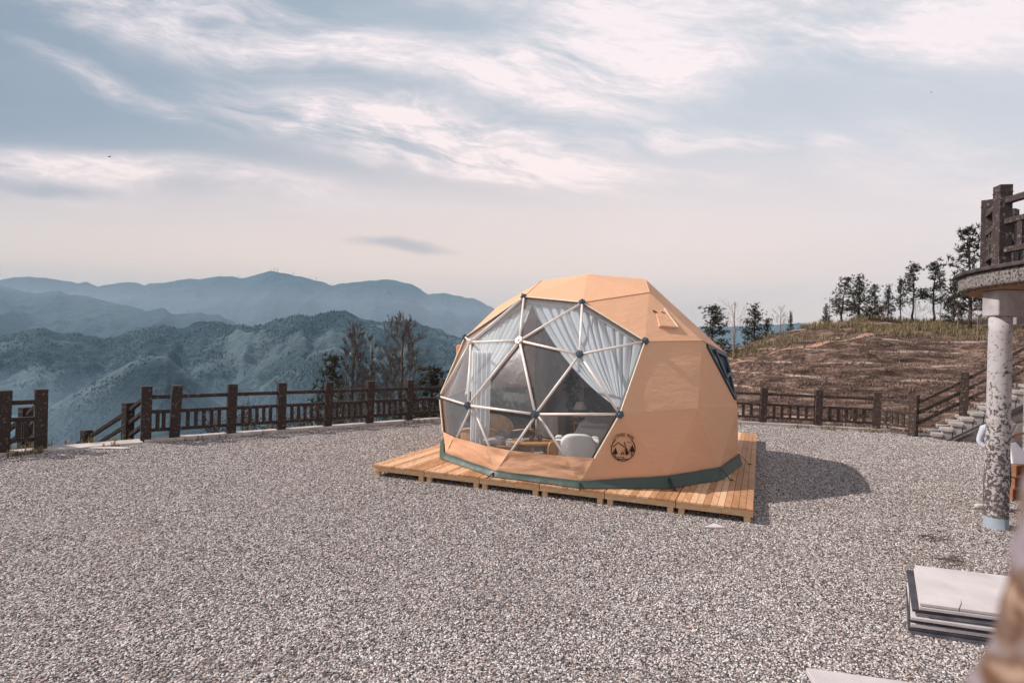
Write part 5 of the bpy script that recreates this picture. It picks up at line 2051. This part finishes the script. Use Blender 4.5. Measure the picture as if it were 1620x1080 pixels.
# plant in the back
p = floor_at(906, 690, 12.9)
t_ = Thing('potted_plant', p, 'tall dark leafy plant in black pot behind the lamp', 'plant')
mb = MB()
mb.lathe(p, [(.14, 0), (.18, .3), (.17, .31), (.15, .28)], 18)
t_.part('pot', mb, 'pot_black', smooth=True)
st, lf = MB(), MB()
rr_ = random.Random(5)
for k in range(11):
    top = p + Vector((rr_.gauss(0, .16), rr_.gauss(0, .12), rr_.uniform(.8, 2.1)))
    st.tube([p + Vector((0, 0, .28)), p.lerp(top, .5) + Vector((rr_.gauss(0, .04), 0, .1)), top], [.014, .01, .006], 5)
    for l in range(14):
        c = p.lerp(top, rr_.uniform(.45, 1.02))
        d = Vector((rr_.gauss(0, 1), rr_.gauss(0, 1), rr_.gauss(.1, .6))).normalized()
        s_ = d.cross(Vector((0, 0, 1))).normalized()
        L = rr_.uniform(.10, .2)
        lf.add([c, c + d * L * .5 + s_ * L * .25, c + d * L - Vector((0, 0, L * .2)), c + d * L * .5 - s_ * L * .25], [(0, 1, 2, 3)])
t_.part('stem', st, 'bark_dark')
t_.part('foliage', lf, 'house_leaf')
# cream hanging panel
p = at(866, 674, 11.6)
t_ = Thing('towel_stand', floor_at(866, 674, 11.6), 'cream cloth hung on a wooden stand behind the candlestick', 'towel stand')
mb = MB()
mb.grid(lambda u, v_: p + Vector(((u - .5) * .42, .012 * math.sin(u * 14), .22 - .46 * v_)), 20, 8)
t_.part('cloth', mb, 'canvas_cream', smooth=True, solid=.006)
mb = MB()
for s_ in (-1, 1):
    mb.tube([(p.x + .23 * s_, p.y + .02, FL), (p.x + .21 * s_, p.y + .02, p.z + .26)], .014, 7)
mb.tube([(p.x - .25, p.y + .02, p.z + .23), (p.x + .25, p.y + .02, p.z + .23)], .014, 7)
t_.part('stand', mb, 'table_wood')
# small wall hangings
for (x, y, Y, a, b_, lab) in [(933, 636, 12.3, .06, .12, 'brown arched wall hanging right of the plant'), (946, 648, 12.2, .06, .07, 'small dark round ornament beside the arched wall hanging')]:
    p = at(x, y, Y)
    mb = MB()
    pr = [(a * math.cos(t__), b_ * math.sin(t__)) for t__ in [2 * math.pi * k / 20 for k in range(20)]]
    mb.add([p + Vector((u_, 0, v__)) for u_, v__ in pr] + [p + Vector((u_, .02, v__)) for u_, v__ in pr], [tuple(range(20)), tuple(range(39, 19, -1))] + [(i, 20 + i, 20 + (i + 1) % 20, (i + 1) % 20) for i in range(20)])
    solo('wall_hanging', mb, 'rattan' if a > .08 else 'pot_black', p, lab, 'ornament')


# ------------------------------------------------------------------ balcony, columns
BZ0, BZ1 = 3.33, 3.56
plan = [(6.32, 3.6), (6.36, 5.2), (6.40, 6.4), (6.43, 7.0), (6.46, 7.45), (6.55, 7.85), (6.75, 8.25), (7.1, 8.6), (7.6, 8.9), (8.4, 9.2), (9.4, 9.6), (10.8, 10.2), (10.8, 3.6)]
t_ = Thing('balcony', (7.5, 7.0, BZ0), 'round cornered concrete balcony with rough rim on white columns', 'balcony')
mb = MB()
mb.prism(plan, BZ0 + 0.02, BZ1)
t_.part('slab', mb, 'rough_cast', bev=0.03)
cx0, cy0 = 8.6, 6.5
inn = [(x + (cx0 - x) * 0.04, y + (cy0 - y) * 0.04) for x, y in plan]
mb = MB()
mb.prism(inn, BZ0 - 0.012, BZ0 + 0.018)
t_.part('soffit', mb, 'soffit')
outp = [(x + (x - cx0) * 0.022, y + (y - cy0) * 0.022) for x, y in plan]
mb = MB()
mb.prism(outp, BZ1 + 0.001, BZ1 + 0.055)
t_.part('coping', mb, 'dark_coping', bev=0.012)
mb = MB()
mb.box((8.69, 7.62, 3.138), (4.0, 0.27, 0.36))
t_.part('beam', mb, 'balcony_plaster', bev=0.015)
mb = MB()
mb.box((9.65, 9.7, 3.138), (1.6, 0.3, 0.36))
t_.part('beam', mb, 'balcony_plaster', bev=0.015)
for (x, y, r, lab) in [(6.84, 7.62, 0.131, 'thick column with peeling white paint and blue foot under the balcony corner'),
                       (9.42, 9.75, 0.16, 'farther column with peeling white paint at the right photo edge')]:
    mb = MB()
    pr = [(r * 1.06, -0.05), (r * 1.06, 0.02)] + [(r * (1.05 - 0.06 * k / 12), 0.02 + (2.955 - 0.02) * k / 12) for k in range(13)]
    mb.lathe((x, y, 0), pr, 28)
    solo('column', mb, 'column_paint', (x, y, 0), lab, 'column', 'columns carrying the balcony', smooth=True)
rail_pts = [(6.46, 3.9), (6.48, 5.6), (6.545, 7.30), (6.98, 8.02), (7.74, 8.48), (9.0, 9.0)]
fence([(x, y, BZ1 + 0.05) for x, y in rail_pts], 'grey weathered post railing round the balcony edge', None, 'grey_rail_paint', name='balcony_railing', post_w=0.15, post_h=1.08, nb=6, rails=(0.86, 0.58, 0.20), tilt=False)
bpy.data.objects['balcony_railing']['category'] = 'railing'

# ------------------------------------------------------------------ slabs and debris in the foreground
TOPZ = 0.285
SFL, SBL = G(1455, 952, TOPZ), G(1480, 896, TOPZ)
e2 = (G(1575, 968, TOPZ) - SFL).normalized()
e1 = (SBL - SFL)
e1 = e1 - e2 * e1.dot(e2) * 0.35
dep = e1.length
e1.normalize()
th_list = [0.036, 0.026, 0.034, 0.024, 0.030, 0.034, 0.026, 0.030, 0.028]
slab_lab = ['lowest slab of the stone stack, grey and flat on the gravel', 'second slab from the ground in the stone stack, dark edged', 'third slab from the ground, sticking out to the left in the stack',
            'thin slab in the lower middle of the stack, set back', 'pale slab in the very middle of the stone stack', 'grey slab just above the middle of the stack', 'thin slab third from the top of the stack',
            'slab directly beneath the cracked pale top slab', 'cracked pale stone slab on top of the stack']
z = 0.004
rs_ = random.Random(3)
offs = [(-.085, .0), (-.075, -.015), (-.095, -.01), (-.05, .01), (-.085, -.015), (-.03, .01), (-.055, .005), (-.03, -.012), (0, 0)]
mats_ = ['slab_edge_grey', 'slab_dark', 'slab_stone', 'slab_dark', 'slab_stone', 'slab_edge_grey', 'slab_dark', 'slab_stone', 'slab_stone']  # some slabs are dark edged; extra dark ones stand in for shaded gaps
sc_z = (TOPZ - 0.004 - 0.006 * 9) / sum(th_list)
for k in range(9):
    th = th_list[k] * sc_z
    ox, oy = offs[k]
    a_ = rs_.uniform(-.03, .03) if k < 8 else 0
    ax1 = (e2 * math.cos(a_) + e1 * math.sin(a_)).normalized()
    ax2 = (e1 + Vector((-ax1.y, ax1.x, 0)) * a_ * 3).normalized()
    wd = 1.05
    o0 = SFL + e2 * ox + e1 * oy
    o0.z = z
    mb = MB()
    if k < 8:
        mb.box(o0 + ax1 * wd / 2 + ax2 * (dep / 2) + Vector((0, 0, th / 2)), (wd + rs_.uniform(-.08, .08), dep, th), (ax1, ax2, Zv))
    else:
        crk = 0.285
        P0 = [o0, o0 + ax1 * crk, o0 + ax1 * (crk + .015) + ax2 * .10, o0 + ax1 * (crk + .03) + ax2 * .2, o0 + ax2 * dep]
        # outline with a narrow crack running in from the front edge
        pl = [o0, o0 + ax1 * (crk - .003), o0 + ax1 * (crk + .022) + ax2 * .11, o0 + ax1 * (crk + .035) + ax2 * .22, o0 + ax1 * (crk + .028) + ax2 * .11,
              o0 + ax1 * (crk + .005), o0 + ax1 * wd, o0 + ax1 * wd + ax2 * dep, o0 + ax2 * dep]
        mb.prism([(p.x, p.y) for p in pl], z, z + th)
    solo('stone_slab', mb, mats_[k], o0, slab_lab[k], 'stone slab', 'slabs stacked on the gravel', bev=0.003)
    z += th + 0.006
# single slab at the bottom of the picture
b0, b1_ = G(1275, 1055, 0.05), G(1462, 1081, 0.05)
ed = (b1_ - b0).normalized()
pe = Vector((ed.y, -ed.x, 0))
mb = MB()
mb.box(b0 + ed * 0.5 + pe * 0.3 + Vector((0, 0, -0.022)), (1.0, 0.6, 0.044), (ed, pe, Zv))
solo('stone_slab', mb, 'slab_stone', b0, 'single pale slab lying on gravel at the bottom edge of the photo', 'stone slab', bev=0.004)
# pale triangular chip by the platform
tri = [G(1112, 833, 0.03), G(1148, 833.5, 0.03), G(1131, 827, 0.03)]
mb = MB()
mb.prism([(p.x, p.y) for p in tri], 0.0, 0.03)
solo('tile_chip', mb, 'slab_stone', tri[0], 'pale triangular tile chip on gravel before the platform corner', 'tile chip', bev=0.002)
# bald earthy patches in the gravel
for i, (px, py, rx, ry, lab) in enumerate([(170, 708, .55, .10, 0)]):
    p = G(px, py, 0.012)
    mb = MB()
    rim = []
    for k in range(28):
        th = 2 * math.pi * k / 28
        w_ = 1 + 0.35 * mnoise.noise(Vector((math.cos(th) * 1.3, math.sin(th) * 1.3, i * 5.0)))
        rim.append((p.x + rx * w_ * math.cos(th), p.y + ry * w_ * math.sin(th)))
    mb.add([(x, y, 0.016) for x, y in rim] + [(p.x, p.y, 0.024)], [(k, (k + 1) % 28, 28) for k in range(28)])
    struct('bare_patch', mb, 'kerb_concrete', smooth=True)
# dead twigs on the gravel near the slab stack
for i, (px, py, n0, lab) in enumerate([(1490, 888, 3, 'dark dead twigs lying behind the slab stack'), (1470, 852, 3, 'thin brown dead twig lying on gravel in front of the column')]):
    p = G(px, py, 0.03)
    mb = MB()
    r_ = random.Random(i)
    for k in range(n0 * 5):
        a0 = p + Vector((r_.uniform(-.14, .16), r_.uniform(-.05, .06), r_.uniform(0, .03)))
        d = Vector((1, r_.uniform(-.7, .5), r_.uniform(-.15, .2))).normalized()
        mb.tube([a0, a0 + d * .09 + Vector((0, 0, .01)), a0 + d * r_.uniform(.12, .22)], [.006, .004, .002], 4)
    solo('twig', mb, 'twig', p, lab, 'twig')

# rough post right beside the camera, out of focus
mb = MB()
ctr = []
for k in range(17):
    s_ = k / 16
    ctr.append(at(1688 - 118 * s_ ** 1.15 - 9 * math.sin(s_ * 9), 700 + 520 * s_, 0.27))
vs, fs = [], []
nn_ = 20
for i, p in enumerate(ctr):
    for k in range(nn_):
        th = 2 * math.pi * k / nn_
        r_ = 0.0155 * (1 + 0.30 * mnoise.noise(Vector((math.cos(th) * 1.4, math.sin(th) * 1.4, i * 0.35))) + 0.12 * mnoise.noise(Vector((math.cos(th) * 4, math.sin(th) * 4, i * 1.1)))) * (0.6 + 0.55 * i / 16)
        vs.append(p + Vector((math.cos(th) * r_, math.sin(th) * r_, 0)))
for i in range(16):
    for k in range(nn_):
        fs.append((i * nn_ + k, i * nn_ + (k + 1) % nn_, (i + 1) * nn_ + (k + 1) % nn_, (i + 1) * nn_ + k))
mb.add(vs, fs + [tuple(range(nn_)), tuple(16 * nn_ + k for k in range(nn_))])
solo('rough_post', mb, 'blurred_bark', ctr[16], 'blurred pinkish brown rough post very close at the lower right', 'post', smooth=True)

# clutter behind the column: bricks, carton, paper
bp = at(1606, 760, 9.2)
bp.z = 0
for k, (dx_, dy_, z_, lab) in enumerate([(0, 0, 0, 'orange hollow brick on the ground right of the peeling column'), (.02, .02, .2, 'orange hollow brick in the middle of the little brick pile'), (-.01, .0, .4, 'orange hollow brick topping the little pile right of the column')]):
    p = bp + Vector((dx_, dy_, z_))
    mb = MB()
    a_ = rot2(.2 + .1 * k)
    for (cx_, cz_, sx, sz) in [(0, .012, .40, .024), (0, .188, .40, .024), (-.188, .1, .024, .15), (.188, .1, .024, .15), (0, .1, .02, .15)]:
        mb.box(p + a_[0] * cx_ + Vector((0, 0, cz_)), (sx, .22, sz), a_)
    solo('hollow_brick', mb, 'brick_orange', p, lab, 'brick', 'bricks behind the column', bev=.004)
p = bp + Vector((0, 0, .602))
mb = MB()
mb.add([p + Vector((-.14, -.1, 0)), p + Vector((.24, -.1, 0)), p + Vector((.24, .12, 0.01)), p + Vector((-.14, .12, .01)), p + Vector((-.10, 0, .34)), p + Vector((.0, 0, .36))],
       [(0, 1, 5, 4), (2, 3, 4, 5), (0, 4, 3), (1, 2, 5), (3, 2, 1, 0)])
solo('paper_sack', mb, 'paper_white', p, 'white folded paper sack standing on the orange bricks', 'sack', bev=.01)
p = at(1612, 745, 9.0)
p.z = 0
t_ = Thing('carton', p + Vector((.28, -.3, 0)), 'pinkish cardboard carton at the foot of the farther column', 'carton')
q_ = p + Vector((.28, -.3, 0))
mb = MB()
mb.box(q_ + Vector((0, 0, .2)), (.34, .32, .40), rot2(.1))
t_.part('body', mb, 'box_cream', bev=.006)
mb = MB()
mb.box(q_ + Vector((0, -.2, .41)), (.34, .14, .008), rot2(.1))
t_.part('flap', mb, 'box_cream')

# ------------------------------------------------------------------ person behind the column
def skin_body(name, joints, edges, parent, mats, classify, off, sub=2):
    me = bpy.data.meshes.new(name)
    me.from_pydata([Vector(j[0]) - off for j in joints], edges, [])
    o = bpy.data.objects.new(name, me)
    COL.objects.link(o)
    md = o.modifiers.new('skin', 'SKIN')
    for i, j in enumerate(joints):
        r = j[1]
        me.skin_vertices[0].data[i].radius = (r, r) if not isinstance(r, tuple) else r
        me.skin_vertices[0].data[i].use_root = (i == 0)
    sb = o.modifiers.new('sub', 'SUBSURF')
    sb.levels = sb.render_levels = sub
    dg = bpy.context.evaluated_depsgraph_get()
    ev = o.evaluated_get(dg)
    m2 = bpy.data.meshes.new_from_object(ev)
    o.modifiers.clear()
    o.data = m2
    m2.name = name
    m2.materials.clear()
    for mm in mats:
        m2.materials.append(MATS[mm])
    for p in m2.polygons:
        p.use_smooth = True
        p.material_index = classify(p.center + off)
    o.parent = parent
    return o


pc = Vector((7.635, 8.52, 0))
per = Thing('person', pc, 'person in pale shirt and dark trousers mostly hidden behind the peeling column', 'person')
W_ = lambda x, y, z: pc + Vector((x, y, z))
J = [(W_(.02, 0, .84), (.15, .12)), (W_(-.01, 0, 1.0), (.145, .115)), (W_(-.05, .0, 1.18), (.165, .12)), (W_(-.07, 0, 1.30), (.12, .09)), (W_(-.06, -.03, 1.36), .052),
     (W_(-.055, -.05, 1.45), (.078, .09)), (W_(-.05, -.05, 1.53), (.07, .085)),
     (W_(-.21, 0, 1.27), .058), (W_(-.25, .04, 1.05), .045), (W_(-.17, -.10, .90), .035),
     (W_(.09, 0, 1.27), .058), (W_(.20, .02, 1.07), .046), (W_(.26, -.06, 1.18), .035),
     (W_(-.06, 0, .78), .095), (W_(-.10, .02, .44), .066), (W_(-.11, .04, .09), .045), (W_(-.19, 0.0, .05), .035),
     (W_(.11, 0, .78), .095), (W_(.14, -.02, .44), .066), (W_(.14, .03, .09), .045), (W_(.10, -.08, .05), .035)]
Ed = [(0, 1), (1, 2), (2, 3), (3, 4), (4, 5), (5, 6), (3, 7), (7, 8), (8, 9), (3, 10), (10, 11), (11, 12), (0, 13), (13, 14), (14, 15), (15, 16), (0, 17), (17, 18), (18, 19), (19, 20)]
# hands: five short chains each
for (wi, dirv) in ((9, Vector((.55, -.3, -.5)).normalized()), (12, Vector((.35, -.6, .4)).normalized())):
    w0 = J[wi][0]
    sdv_ = dirv.cross(Vector((0, 0, 1))).normalized()
    palm = len(J)
    J.append((w0 + dirv * .06, (.034, .018)))
    Ed.append((wi, palm))
    for k in range(4):
        b_ = len(J)
        L = [.062, .072, .068, .052][k]
        o_ = sdv_ * (k - 1.5) * .017
        J.append((w0 + dirv * .10 + o_, .0085))
        J.append((w0 + dirv * (.10 + L * .6) + o_ + Vector((0, 0, -.012)), .0078))
        J.append((w0 + dirv * (.10 + L) + o_ + Vector((0, 0, -.032)), .006))
        Ed += [(palm, b_), (b_, b_ + 1), (b_ + 1, b_ + 2)]
    b_ = len(J)
    J.append((w0 + dirv * .05 + sdv_ * -.036, .009))
    J.append((w0 + dirv * .09 + sdv_ * -.046, .0075))
    Ed += [(palm, b_), (b_, b_ + 1)]


def cls(c):
    l = c - pc
    if l.z > 1.345:
        return 0
    if l.z < 0.10:
        return 2
    if l.z < 0.86 and abs(l.x) < .24 and l.z < .84:
        return 2
    hand = min((c - J[9][0]).length, (c - J[12][0]).length)
    if hand < .13 and (c - J[8][0]).length > .09 and (c - J[11][0]).length > .09:
        return 0
    return 1


skin_body('body', J, Ed, per.o, ['skin', 'shirt', 'trousers'], cls, pc)
hc = W_(-.055, -.045, 1.50)
mb = MB()
vs, fs = [], []
for j in range(9):
    ph_ = math.radians(-8 + 98 * j / 8)
    for i in range(20):
        th = 2 * math.pi * i / 20
        vs.append(hc + Vector((.088 * math.cos(ph_) * math.cos(th), .02 + .102 * math.cos(ph_) * math.sin(th), .10 * math.sin(ph_) + .02 + (.03 if math.sin(th) < -.4 and j < 4 else 0))))
for j in range(8):
    for i in range(20):
        fs.append((j * 20 + i, j * 20 + (i + 1) % 20, (j + 1) * 20 + (i + 1) % 20, (j + 1) * 20 + i))
mb.add(vs, fs)
per.part('hair', mb, 'hair', smooth=True)
for s_ in (-1, 1):
    per.part('ear', soft_box(W_(-.055 + .085 * s_, -.035, 1.455), (.022, .04, .065), None, 5, .8), 'skin', smooth=True)
    per.part('eye', soft_box(W_(-.055 + .032 * s_, -.138, 1.475), (.022, .012, .012), None, 4, 1.0), 'pot_black', smooth=True)
per.part('nose', soft_box(W_(-.055, -.148, 1.45), (.026, .04, .05), None, 4, .9), 'skin', smooth=True)
per.part('mouth', soft_box(W_(-.055, -.135, 1.41), (.045, .012, .012), None, 4, .9), 'brick_orange', smooth=True)
for (x, y, rz) in ((-.19, .0, math.pi), (.11, -.03, -2.0)):
    a_ = rot2(rz)
    c = W_(x, y, .045)
    sh = soft_box(c, (.27, .10, .085), a_, 6, .6)
    per.part('shoe', sh, 'shoe_pale', smooth=True)

# ------------------------------------------------------------------ wind turbines on the far crest
def turbine():
    t_ = Thing('wind_turbine', (0, 0, 0), 'turbine', 'wind turbine')
    mb = MB()
    mb.tube([(0, 0, -6), (0, 0, 20)], [1.7, 1.1], 8)
    t_.part('tower', mb, 'turbine_white')
    mb = MB()
    mb.bar((0, 1.4, 20.3), (0, -1.2, 20.3), .9, 1.0)
    t_.part('nacelle', mb, 'turbine_white')
    for k in range(3):
        th = math.radians(90 + 120 * k)
        d = Vector((math.cos(th), 0, math.sin(th)))
        s_ = Vector((-d.z, 0, d.x))
        mb = MB()
        h_ = Vector((0, -1.5, 20.3))
        mb.add([h_ - s_ * .6, h_ + s_ * .7, h_ + d * 3 + s_ * 1.1, h_ + d * 10.5 + s_ * .3, h_ + d * 10.5 - s_ * .3, h_ + d * 3 - s_ * .6]
               + [h_ + Vector((0, .25, 0)) + v__ for v__ in (-s_ * .2, s_ * .3, d * 3 + s_ * .45, d * 10.5 + s_ * .05, d * 10.5 - s_ * .05, d * 3 - s_ * .15)],
               [tuple(range(6)), tuple(range(11, 5, -1))] + [(i, 6 + i, 6 + (i + 1) % 6, (i + 1) % 6) for i in range(6)])
        t_.part('blade', mb, 'turbine_white')
    return t_.o


tb = turbine()
GTB = 'wind turbines on the far ridge'
crest_row = int(np.argmin(np.abs(FS_[:, 0])))
for i, (px, s_, lab) in enumerate([(374, .8, 'wind turbine farthest left on the far ridge'), (423, .55, 'short wind turbine left of the peak pair'), (427.5, 1.0, 'wind turbine on the left of the highest peak'),
                                   (433, 1.0, 'wind turbine on the right of the highest peak'), (460, 1.0, 'lone wind turbine on the slope right of the highest peak'), (486.5, .8, 'left turbine of the close pair on the falling ridge'),
                                   (494, 1.05, 'tallest turbine of the close pair on the falling ridge'), (521.5, .8, 'wind turbine nearest the saddle in the far ridge')]):
    a = (px - 810) / FPX
    k = int(np.argmin(np.abs(FX_[crest_row] / FY_[crest_row] - a - 0.0028)))
    o = tb if i == 0 else copy_tree(tb)
    o.location = (FX_[crest_row, k], FY_[crest_row, k], FZ_[crest_row, k] - 1)
    o.scale = (s_, s_, s_)
    o.rotation_euler = (0, 0, 0.3 * math.sin(i * 3.1))
    tag(o, lab, 'wind turbine', GTB)

# ------------------------------------------------------------------ birds
for (px, py, s_, lab) in [(172, 248, 1.0, 'tiny dark bird gliding in the sky on the left'), (1474, 146, .5, 'tiny dark speck of a bird high in the sky on the right')]:
    p = at(px, py, 60)
    mb = MB()
    mb.add([p + Vector(v__) * s_ * .55 for v__ in [(-.12, 0, 0), (.45, .1, .16), (.5, .0, .19), (.15, -.12, .05), (-.45, .1, .16), (-.5, 0, .19), (-.15, -.12, .05), (0, -.3, 0), (0, .35, .0), (0, 0, -.08)]],
           [(8, 1, 2, 3, 7), (8, 7, 6, 5, 4), (8, 9, 3), (3, 9, 7), (7, 9, 6), (6, 9, 8)])
    solo('bird', mb, 'bird_black', p, lab, 'bird', 'birds in the sky')

# ------------------------------------------------------------------ air
def air(name, lo_, hi_, col_, dens):
    m_ = bpy.data.materials.new(name)
    m_.use_nodes = True
    nt_ = m_.node_tree
    nt_.nodes.clear()
    pv = nt_.nodes.new('ShaderNodeVolumePrincipled')
    pv.inputs['Color'].default_value = col_
    pv.inputs['Density'].default_value = dens
    ou = nt_.nodes.new('ShaderNodeOutputMaterial')
    nt_.links.new(pv.outputs[0], ou.inputs['Volume'])
    MATS[name] = m_
    mb = MB()
    c = [(a + b_) / 2 for a, b_ in zip(lo_, hi_)]
    mb.box(c, [b_ - a for a, b_ in zip(lo_, hi_)])
    return struct(name, mb, name, kind='stuff')


air('haze', (-6400, -2550, -322), (6000, 4720, 500), (0.42, 0.68, 0.90, 1), 1.4e-4)
air('haze', (-5800, 1480, -321), (900, 3420, 205), (0.76, 0.83, 0.98, 1), 3.4e-4)
air('haze', (-2500, 380, -320), (700, 1390, -62), (0.52, 0.74, 0.94, 1), 6.5e-4)
